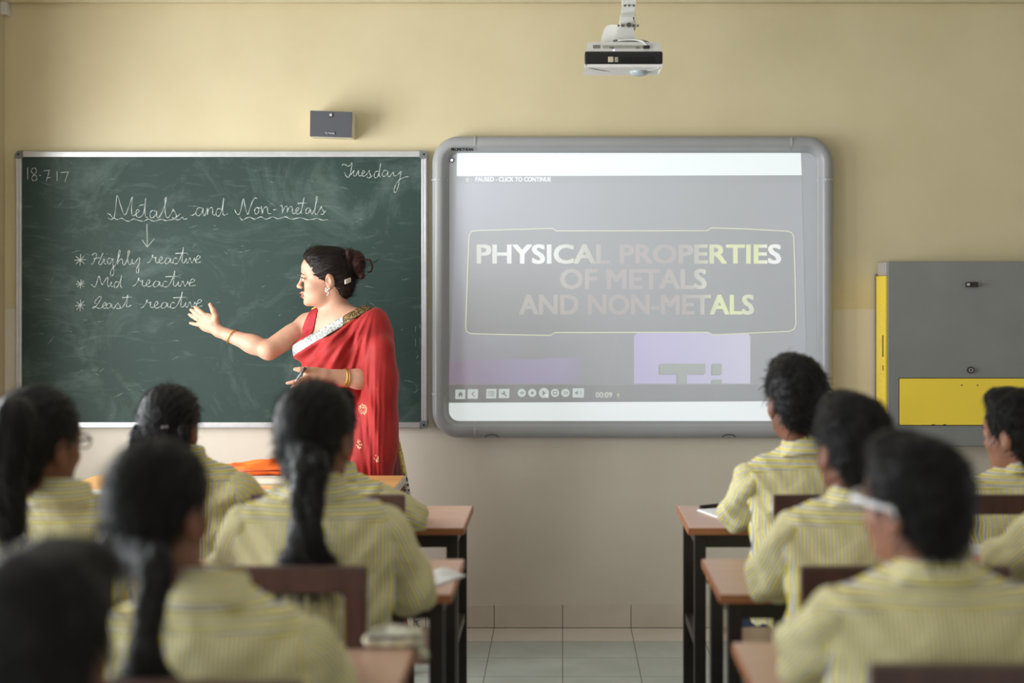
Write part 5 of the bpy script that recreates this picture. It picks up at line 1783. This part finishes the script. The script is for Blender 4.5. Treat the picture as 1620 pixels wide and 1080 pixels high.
# drape over the chest and shoulder, its folds fanning out from the left shoulder
fan = A(596, 470, -.56)
def folds(X, Y, Z):
    dx, dz = X - fan[0], Z - fan[2]
    r_ = np.sqrt(dx * dx + dz * dz)
    ph = np.arctan2(dz, dx)
    return np.clip(r_ * .030, 0, .0052) * (np.sin(ph * 30 + 1.2 * np.sin(r_ * 14)) + .5 * np.sin(ph * 53 + 2 + 9 * r_))
s = Solid(axes=[axis((-1.20, -.56, .0046)), axis((-.86, -.16, .0050)), axis((.60, 1.46, .0050))])
trunk(s, .016)
s.grow = .0
s.rc(shL + (0.004, 0, .004), elL + (.022, .02, .03), .064, .060, .03)
s.rc(elL + (.022, .02, .03), elL + (.036, .02, -.04), .060, .050, .03)
s.rc(A(603, 552, -.62), A(601.5, 614, -.632), .050, .050, .06)
s.rc(A(577, 535, -.60), A(577, 580, -.585), .040, .040, .04)
q_ = lambda px, py, y=-.56: A(px, py, y)
# the loose end falls from the shoulder over the left arm and hangs down beside it
s.rc(q_(604, 530, -.53), q_(606, 600, -.55), .045, .052, .04)
s.rc(q_(606, 600, -.55), q_(606, 700, -.56), .054, .058, .04)
s.rc(q_(592, 600, -.58), q_(576, 690, -.59), .028, .034, .03)
s.rc(q_(590, 630, -.58), q_(562, 750, -.60), .034, .042, .03)
s.rc(q_(602, 660, -.56), q_(598, 830, -.575), .056, .060, .04)
s.rc(q_(585, 680, -.57), q_(575, 830, -.585), .045, .055, .04)
s.rc(q_(602, 600, -.622), q_(601, 720, -.600), .048, .050, .06)
s.keep(lambda X, Y, Z: low_l(X, Z) + Y * 0)
def hang(X, Y, Z):
    m = np.clip((X + .84) * 9, 0, 1) * np.clip((1.25 - Z) * 5, 0, 1) * np.clip((-.675 - X) * 14, .1, 1)
    return m * (.0055 * np.sin(X * 120 + 14 * (Z - 1) + 2.2 * np.sin(Z * 6) + 3 * np.sin(X * 31)) + .003 * np.sin(X * 290 - 9 * Z + 2 * np.sin(X * 50)) + .005 * np.sin(X * 60 + 5 * Z + 1))
def upper(X, Y, Z):
    return folds(X, Y, Z) * np.clip((Z - .95) * 6, 0, 1) * np.clip((-.735 - X) * 10, 0, 1)
s.disp(upper)
s.disp(hang)
V, Q = s.mesh(2)
saree = np_obj('saree', V, Q, M_RED, teacher, origin=T0)
pallu = saree
# skirt of the saree
s = Solid(axes=[axis((-1.28, -.52, .008)), axis((-.80, -.06, .008)), axis((0.0, 1.12, .008))])
wc = np.array((-.915, TY, 1.02))
s.el(wc - (0, 0, .12), (.175, .15, .16), .05)
s.rc(wc - (0, 0, .06), (-.915, TY, .02), .15, .27, .05)
s.disp(lambda X, Y, Z: np.clip((1.0 - Z) * .022, 0, .014) * np.sin(np.arctan2(Y - TY, X + .915) * 22 + 2 * np.sin(Z * 4)))
s.keep(lambda X, Y, Z: .012 - Z + X * 0 + Y * 0)
V, Q = s.mesh(2)
np_obj('saree_skirt', V, Q, M_RED, saree, origin=T0)
# diagonal border: silver in front, dark gold over the shoulder
def border(name, ra, rb, mat):
    s = Solid(axes=tx); trunk(s, .0195)
    s.keep(lambda X, Y, Z: top_l(X, Z) + Y * 0)
    s.keep(lambda X, Y, Z: -low_l(X, Z) + Y * 0)
    s.keep(lambda X, Y, Z: X * 0 + Z * 0 + Y - (TY + .10))
    s.keep(lambda X, Y, Z: A(ra, 0, -.56)[0] - X + 0 * Y + 0 * Z)
    s.keep(lambda X, Y, Z: X - A(rb, 0, -.56)[0] + 0 * Y + 0 * Z)
    V, Q = s.mesh()
    np_obj(name, V, Q, mat, saree, origin=T0)
border('silver_border', 455, 544.5, M_SILVER)
border('gold_border', 544.6, 586, M_GOLDB)
# gold-thread piping at the blouse strap's top
bv = np.array([v.co[:] for v in blouse.data.vertices])
topv = [Vector(bv[i]) for i in (lambda zz: [np.where(np.abs(bv[:, 0] - xq) < .006, zz, -9).argmax() for xq in np.linspace(np.percentile(bv[bv[:, 2] > bv[:, 2].max() - .03, 0], 8), np.percentile(bv[bv[:, 2] > bv[:, 2].max() - .03, 0], 92), 5)])(bv[:, 2])]
MB().tube(spline(topv, 4), .0042, 8).build('strap_edging', plain('yellow_thread', srgb(214, 178, 60), .5), teacher)
# embroidered motifs on the hanging end
rg = random.Random(3)
pv = np.array([v.co[:] for v in pallu.data.vertices])
def on_pallu(px, py):
    p = np.array(TL(A(px, py, -.64)))
    m = np.abs(pv[:, 1] - pv[:, 1]) + np.hypot(pv[:, 0] - p[0], pv[:, 2] - p[2]) + (pv[:, 1] > -.10 + 0) * .0
    c = np.argsort(m)[:12]
    return Vector(pv[c[np.argmin(pv[c, 1])]]) + Vector((0, -.001, 0))
for cx, cy, R_, n in ((573, 647, 9, 60), (567, 703, 6, 26), (596, 725, 5, 18)):
    mb = MB()
    for k in range(n):
        rr_ = R_ * math.sqrt(rg.random())
        q = rg.uniform(0, 6.28)
        mb.ball(on_pallu(cx + rr_ * math.cos(q) * .85, cy + rr_ * math.sin(q) * 1.1), (.0024, .0012, .0030), 6, 4)
    mb.build('embroidery', bpy.data.materials.get('gold_thread') or plain('gold_thread', srgb(222, 186, 150), .4, .3), pallu)
# gold edging that runs down the back edge of the skirt
t = NT('gold_edging'); t.set(rough=.45, metal=.2)
vz = t.n('ShaderNodeTexVoronoi'); vz.inputs['Scale'].default_value = 70
tc = t.n('ShaderNodeTexCoord'); t.l(tc.outputs['Object'], vz.inputs['Vector'])
sp = t.n('ShaderNodeSeparateXYZ'); t.l(tc.outputs['Object'], sp.inputs[0])
hi = t.ramp(vz.outputs['Distance'], [(.2, srgb(172, 146, 66)), (.6, srgb(226, 206, 128))])
lo_ = t.ramp(vz.outputs['Distance'], [(.25, srgb(40, 40, 46)), (.55, srgb(216, 210, 202))])
t.col(t.mix(t.math('GREATER_THAN', sp.outputs['Z'], .74), lo_, hi))
M_EDGE = t.m
ep = [(621, 658, 2.5), (627, 690, 4), (634, 722, 5), (640, 752, 5.5), (646, 785, 6), (652, 830, 7), (658, 900, 8), (662, 1020, 9)]
mb = MB()
vs, fs = [], []
for i, (px, py, w_) in enumerate(ep):
    for dx, dy in ((-w_, -.006), (w_, -.002), (w_, .006), (-w_, .004)):
        p = TL(A(px + dx * .8, py, -.47)); vs.append(p + Vector((0, dy + .01 * math.sin(i * 1.3), 0)))
for i in range(len(ep) - 1):
    for k in range(4):
        fs.append((i * 4 + k, i * 4 + (k + 1) % 4, i * 4 + 4 + (k + 1) % 4, i * 4 + 4 + k))
mb.add(vs, fs, True).build('gold_edging', M_EDGE, saree)
# sheer maroon pleat between the hanging end and the gold edging
t = NT('sheer_maroon'); t.set(rough=.7, sheen=.3)
t.col(t.ramp(t.noise(30, 3, stretch=(6, 1, .4)), [(.35, srgb(122, 52, 62)), (.65, srgb(150, 88, 96))]))
ep2 = [(621, 668, 612), (626, 700, 606), (632, 735, 600), (637, 760, 598), (644, 800, 596), (655, 900, 594)]
vs, fs = [], []
for i, (xr, py, xl) in enumerate(ep2):
    for k in range(7):
        px = xl + (xr - xl) * k / 6
        p = TL(A(px, py, -.50)); vs.append(p + Vector((0, .006 * math.sin(k * 2.3 + i * .4), 0)))
        vs.append(vs[-1] + Vector((0, .006, 0)))
for i in range(len(ep2) - 1):
    for k in range(6):
        a_ = i * 14 + k * 2
        fs += [(a_, a_ + 2, a_ + 16, a_ + 14), (a_ + 1, a_ + 15, a_ + 17, a_ + 3)]
MB().add(vs, fs, True).build('saree_pleat', t.m, saree)
# marker held in her left hand (a thing of its own)
ma, mb_ = A(483.5, 581, -.772), A(467.5, 603, -.778)
mk_ = thing('marker_pen', 'slim grey marker pen held in the woman\'s lower hand', 'pen', tuple((ma + mb_) / 2))
mo = Vector((ma + mb_) / 2)
MB().tube([Vector(ma) - mo, Vector(ma * .15 + mb_ * .85) - mo], .0046, 12).build('barrel', plain('grey_marker_barrel', srgb(120, 128, 132), .35), mk_)
MB().tube([Vector(ma * .15 + mb_ * .85) - mo, Vector(mb_) - mo], [.0036, .002], 10).build('tip', plain('pale_marker_tip', srgb(196, 200, 200), .4), mk_)
MB().tube([Vector(ma) - mo, Vector(ma * .62 + mb_ * .38) - mo], .0052, 12).build('cap', plain('dark_marker_cap', srgb(40, 44, 50), .35), mk_)
# ------------------------------------------------------------------ desks, chairs, table
M_LAM = wood('brown_desk_laminate', srgb(192, 154, 132), srgb(204, 166, 144), .35, (1, 6, 6), 4)
M_EDGEW = wood('desk_edge_banding', srgb(150, 92, 58), srgb(172, 112, 72), .45, (1, 6, 6), 6)
M_METAL = plain('dark_bronze_steel', srgb(52, 46, 42), .38, .35)
M_CHAIR = wood('dark_brown_chair_wood', srgb(62, 40, 36), srgb(84, 56, 50), .38, (9, 9, 1.2), 5)
M_TABLE = wood('honey_table_wood', srgb(206, 150, 88), srgb(222, 170, 108), .4, (1, 8, 8), 4)
M_WHITEEDGE = plain('pale_table_edge', srgb(206, 200, 190), .5)
DZ = .78

def copy_tree(o, loc, label, group, parent=None):
    c = o.copy(); C.objects.link(c)
    if parent is None:
        c.location = loc
        c['label'] = label
        c['group'] = group
    else:
        c.parent = parent
    for ch in list(o.children):
        copy_tree(ch, None, None, None, c)
    return c

def make_desk(label, group, loc, w=1.06, d=.48):
    t = thing('school_desk', label, 'desk', loc, 0, group)
    hx, hy = w / 2, d / 2
    top = MB().box((-hx, -hy, DZ - .022), (hx, hy, DZ), .003).build('desktop', M_LAM, t)
    e = MB()
    for lo, hi in (((-hx - .001, -hy - .003, DZ - .0215), (hx + .001, -hy, DZ - .0015)), ((-hx - .001, hy, DZ - .0215), (hx + .001, hy + .003, DZ - .0015)),
                   ((-hx - .003, -hy, DZ - .0215), (-hx, hy, DZ - .0015)), ((hx, -hy, DZ - .0215), (hx + .003, hy, DZ - .0015))):
        e.box(lo, hi)
    e.build('edge_band', M_EDGEW, top)
    fx, fy, zt = hx - .035, hy - .03, DZ - .0225
    for sx in (-1, 1):
        for sy in (-1, 1):
            MB().box((sx * fx - .0175, sy * fy - .0175, .012), (sx * fx + .0175, sy * fy + .0175, zt), .002).build('leg', M_METAL, t)
            MB().box((sx * fx - .019, sy * fy - .019, 0), (sx * fx + .019, sy * fy + .019, .014), .003).build('foot_cap', M_BLACKSHOE, t)
    a = MB()
    for sy in (-1, 1):
        a.box((-fx + .0178, sy * fy - .012, zt - .04), (fx - .0178, sy * fy + .012, zt), .001)
    for sx in (-1, 1):
        a.box((sx * fx - .012, -fy + .0178, zt - .04), (sx * fx + .012, fy - .0178, zt), .001)
    a.build('apron', M_METAL, t)
    for sx in (-1, 1):
        MB().box((sx * fx - .012, -fy + .0178, .40), (sx * fx + .012, fy - .0178, .43), .001).build('side_rail', M_METAL, t)
    MB().box((-fx + .0178, fy - .012, .13), (fx - .0178, fy + .012, .16), .001).build('foot_rail', M_METAL, t)
    MB().box((-fx + .0178, -fy + .06, zt - .165), (fx - .0178, fy - .02, zt - .15), .001).build('book_shelf', M_LAM, t)
    return t

LX = lambda xr: xr - .53
rows_y = [(yr(.68) + yr(.755)) / 2, (yr(.536) + yr(.60)) / 2, (yr(.39) + yr(.46)) / 2]
desk_specs = [
    (LX(-.302), rows_y[0], 'brown double desk in front left of the aisle, bare end toward the whiteboard'),
    (LX(-.266), rows_y[1], 'second brown double desk left of the aisle, open notebook on its end'),
    (LX(-.300), rows_y[2], 'third brown double desk left of the aisle, printed cloth pouch on its corner'),
    (.385 + .53, rows_y[0], 'brown double desk in front right of the aisle, black pen on its end'),
    (.376 + .53, rows_y[1], 'second brown double desk right of the aisle, bare corner, before the navy trousers'),
    (.350 + .53, rows_y[2], 'nearest brown desk right of the aisle, beside the boy in white glasses'),
]
desk0 = None
for x, y, lab in desk_specs:
    if desk0 is None:
        desk0 = make_desk(lab, 'school desks', (x, y, 0))
    else:
        copy_tree(desk0, (x, y, 0), lab, 'school desks')

def make_chair(label, group, loc):
    t = thing('wooden_chair', label, 'chair', loc, 0, group)
    # origin on the floor under the middle of the back rail; the seat points to +y
    MB().box((-.20, .022, .43), (.20, .40, .452), .006).build('seat', M_CHAIR, t)
    for q in (-1, 1):
        MB().bar((q * .188, -.012, .935), (q * .188, .0, .45), .044, .026, up=(0, 1, 0), bev=.003).build('back_post', M_CHAIR, t)
        MB().bar((q * .188, .0, .45), (q * .188, -.015, 0), .040, .030, up=(0, 1, 0), bev=.003).build('leg', M_CHAIR, t)
        MB().bar((q * .180, .375, .43), (q * .180, .375, 0), .036, .036, up=(0, 1, 0), bev=.003).build('leg', M_CHAIR, t)
        MB().box((q * .183 - .010, .02, .20), (q * .183 + .010, .36, .235), .002).build('side_stretcher', M_CHAIR, t)
    MB().box((-.211, -.026, .892), (.211, .002, .945), .005).build('top_rail', M_CHAIR, t)
    MB().box((-.168, -.018, .60), (.168, .002, .645), .004).build('lower_rail', M_CHAIR, t)
    MB().box((-.17, .03, .385), (.17, .05, .428), .002).build('seat_apron', M_CHAIR, t)
    MB().box((-.17, .36, .385), (.17, .38, .428), .002).build('seat_apron', M_CHAIR, t)
    return t
CB = [yr(.613), yr(.4547), yr(.3356)]
chair_specs = [
    (.785, CB[0], 'dark wooden chair of the boy at the front right desk, corner of its back showing'),
    (1.272, CB[0], 'dark wooden chair with open back behind the boy below the yellow cabinet panel'),
    (.690, CB[1], 'dark wooden chair of the boy leaning on the second right desk'),
    (.668, CB[2], 'dark wooden chair of the boy in white glasses, top rail along the bottom edge'),
    (-.605, CB[1], 'dark wooden chair with open back behind the long-plaited girl'),
    (-1.12, CB[1], 'dark wooden chair of the ponytailed girl, hidden behind the pupils'),
    (-1.20, CB[0], 'dark wooden chair of the girl with looped plaits, hidden behind the pupils'),
    (-.640, CB[0], 'dark wooden chair of the pupil before the long-plaited girl, hidden'),
    (1.30, CB[1], 'dark wooden chair of the pupil cut off by the right edge'),
    (-.58, yr(.321), 'dark wooden chair of the foreground girl with white ribbon'),
    (-.60, yr(.258) - .30, 'dark wooden chair under the blurred head in the bottom left corner'),
]
chair0 = None
for x, y, lab in chair_specs:
    if chair0 is None:
        chair0 = make_chair(lab, 'wooden classroom chairs', (x, y, 0))
    else:
        copy_tree(chair0, (x, y, 0), lab, 'wooden classroom chairs')

# teacher's table, seen between the pupils
ya, yb_ = yr(.822), yr(.882)
xr_, xl_ = at(641, 750, yb_).x, at(150, 750, yb_).x
tt_ = thing('teacher_table', 'honey-coloured wooden table before the chalkboard, beside the woman', 'table', ((xl_ + xr_) / 2, (ya + yb_) / 2, 0))
hx, hy = (xr_ - xl_) / 2, (yb_ - ya) / 2
TZ = .775
top = MB().box((-hx, -hy, TZ - .03), (hx, hy, TZ), .003).build('table_top', M_TABLE, tt_)
e = MB(); e.box((-hx - .003, -hy - .003, TZ - .03), (hx + .003, -hy, TZ - .002)); e.box((hx, -hy, TZ - .03), (hx + .003, hy, TZ - .002)); e.build('edge_band', M_WHITEEDGE, top)
for sx in (-1, 1):
    for sy in (-1, 1):
        MB().box((sx * (hx - .05) - .02, sy * (hy - .05) - .02, 0), (sx * (hx - .05) + .02, sy * (hy - .05) + .02, TZ - .03), .002).build('leg', M_METAL, tt_)
MB().box((-hx + .07, hy - .06, .30), (hx - .07, hy - .045, TZ - .03), .001).build('front_panel', M_TABLE, tt_)
# orange pouch and register on the table
yb3 = (ya + yb_) / 2
def on_table(px, y, z):
    d = D + y
    return Vector(((px - 890) * d / F, y, z))
bk_ = thing('register_book', 'thick pale register book under the orange pouch on the wooden table', 'book', on_table(408, yb3 + .02, TZ))
MB().box((-.15, -.11, .0), (.15, .11, .006), .002).build('cover', plain('book_cover', srgb(186, 184, 176), .6), bk_)
MB().box((-.146, -.106, .006), (.146, .106, .026), .001).build('pages', plain('page_block', srgb(226, 220, 206), .8, var=.04, scale=90), bk_)
MB().box((-.15, -.11, .026), (.15, .11, .031), .002).build('cover', bpy.data.materials['book_cover'], bk_)
pu = thing('orange_pouch', 'flat orange zip pouch lying on the register book', 'pouch', on_table(416, yb3 + .02, TZ + .031))
s = Solid((-.17, -.11, -.002), (.19, .11, .08), .005)
s.box((0, 0, .018), (.14, .085, .018), .016)
s.el((.06, 0, .026), (.11, .07, .026), .03)
s.disp(lambda X, Y, Z: .003 * np.sin(X * 50 + 2 * np.sin(Y * 40)) + .002 * np.sin(Y * 90 + X * 30))
s.keep(lambda X, Y, Z: .001 - Z + 0 * X + 0 * Y)
V, Q = s.mesh()
M_OR = cloth('orange_nylon', srgb(240, 108, 44), .55, .2, 20, .06)
ob = np_obj('pouch_body', V, Q, M_OR, pu)
MB().tube([Vector((-.13, -.0885, .020)), Vector((.13, -.0885, .020))], .003, 6).build('zip', plain('dark_orange_zip', srgb(176, 70, 30), .5), ob)
MB().box((-.075, -.094, -.004 + .005), (-.052, -.088, .018), .001).build('pull_tab', M_OR, ob)

# things on the desks
def paper(name, label, cat, c, w, d, rz, n=1, col=srgb(238, 238, 240), thick=.006):
    t = thing(name, label, cat, c, rz)
    if n == 1:
        MB().box((-w / 2, -d / 2, 0), (w / 2, d / 2, thick), .0015).build('pages', plain('white_paper', col, .8, var=.02), t)
    else:
        for q in (-1, 1):
            mb = MB()
            k_ = 8
            vs, fs = [], []
            for i in range(k_ + 1):
                u = i / k_
                x = q * (.002 + u * w / 2)
                z = thick + .016 * math.sin(PI * min(1, u * 1.15)) * (1 - u * .55)
                for y, zz in ((-d / 2, z), (d / 2, z), (-d / 2, .0), (d / 2, .0)):
                    vs.append((x, y, zz))
            for i in range(k_):
                a_, b_ = i * 4, i * 4 + 4
                fs += [(a_, a_ + 1, b_ + 1, b_), (a_ + 2, b_ + 2, b_ + 3, a_ + 3), (a_, b_, b_ + 2, a_ + 2), (a_ + 1, a_ + 3, b_ + 3, b_ + 1)]
            fs += [(0, 2, 3, 1), (k_ * 4, k_ * 4 + 1, k_ * 4 + 3, k_ * 4 + 2)]
            mb.add(vs, fs, True).build('page_leaf', bpy.data.materials.get('white_paper') or plain('white_paper', col, .8, var=.02), t)
        MB().box((-.006, -d / 2 - .001, -.0), (.006, d / 2 + .001, .003), .001).build('spine', plain('grey_cover', srgb(140, 140, 140), .6), t)
    return t
def desk_pt(px, py):
    """Point on the desk plane that the photograph shows at the pixel."""
    d = (EYE - DZ) * F / (py - 460)
    return Vector(((px - 890) * d / F, d - D, DZ))
paper('open_notebook', 'white open notebook on the second left desk, beside the plaited girl\'s elbow', 'notebook', desk_pt(660, 915), .19, .15, -.45, 2)
paper('exercise_book', 'white exercise book under the front right boy\'s elbow', 'notebook', desk_pt(1158, 813), .16, .20, .3)
pen_a, pen_b = desk_pt(1108, 805), desk_pt(1152, 800)
pn_ = thing('ballpoint_pen', 'black pen lying on the front right desk', 'pen', (pen_a + pen_b) / 2)
dv = (pen_b - pen_a) / 2
MB().tube([-dv + Vector((0, 0, .0065)), dv * .55 + Vector((0, 0, .0065))], .0062, 10).build('barrel', plain('black_pen_plastic', srgb(24, 24, 26), .3), pn_)
MB().tube([dv * .55 + Vector((0, 0, .0065)), dv + Vector((0, 0, .0065))], [.0062, .0025], 10).build('tip', bpy.data.materials['black_pen_plastic'], pn_)
paper('sheet_of_paper', 'white sheet on the second right desk, left of the dark chair post', 'paper', desk_pt(1530, 872), .20, .20, .15, thick=.003)
paper('exercise_book', 'pale exercise book on the second right desk, before the cut-off pupil\'s hand', 'notebook', desk_pt(1580, 884), .18, .14, -.1)
# dark bag hung behind the second right desk
s = Solid((-.14, -.10, 0), (.14, .10, .36), .008)
s.box((0, 0, .16), (.11, .065, .15), .05); s.el((0, 0, .28), (.10, .06, .06), .03)
V, Q = s.mesh()
bagp = at(1502, 890, yr(.515))
bag = thing('school_bag', 'dark blue school bag on the right-hand desk behind the nearest boy\'s shoulder', 'bag', (bagp.x, rows_y[1] - .14, DZ))
M_BAG = cloth('dark_bag_nylon', srgb(44, 44, 58), .6, .3)
V2 = V * np.array((.62, .8, .36))
bo_ = np_obj('bag_body', V2, Q, M_BAG, bag)
MB().tube(spline([(-.03, -.01, .105), (-.02, -.01, .128), (.02, -.01, .128), (.03, -.01, .105)], 5), .005, 8).build('handle', M_BAG, bo_)
# printed cloth pouch on the third left desk
p0 = desk_pt(640, 1032)
pc_ = thing('printed_pouch', 'printed pale cloth pouch hanging over the corner of the third left desk', 'pouch', (p0.x + .0, rows_y[2] + .205, DZ))
s = Solid((-.12, -.09, -.10), (.12, .12, .09), .006)
s.box((-.030, .0, .018), (.058, .035, .020), .016)
s.rc((.018, -.005, .014), (.036, -.01, -.016), .018, .013, .02)
s.disp(lambda X, Y, Z: .003 * np.sin(X * 60 + Y * 40) + .0025 * np.sin(Z * 120 + X * 40))
s.keep(lambda X, Y, Z: np.where(X > .022, -1, .0015 - Z) + 0 * Y)
V, Q = s.mesh()
t = NT('printed_cotton'); t.set(rough=.85)
vz = t.n('ShaderNodeTexVoronoi'); vz.inputs['Scale'].default_value = 34
tc = t.n('ShaderNodeTexCoord'); t.l(tc.outputs['Object'], vz.inputs['Vector'])
t.col(t.mix(t.ramp(t.noise(30, 3, stretch=(1, 1, 4)), [(.46, 0.), (.54, 1.)]), t.ramp(vz.outputs['Distance'], [(.2, srgb(216, 208, 150)), (.5, srgb(226, 222, 196))]), srgb(176, 172, 158)))
pbody = np_obj('pouch_body', V, Q, t.m, pc_)
MB().tube([(-.080, -.0365, .026), (.02, -.0365, .026)], .0025, 6).build('zip', M_DARK, pbody)
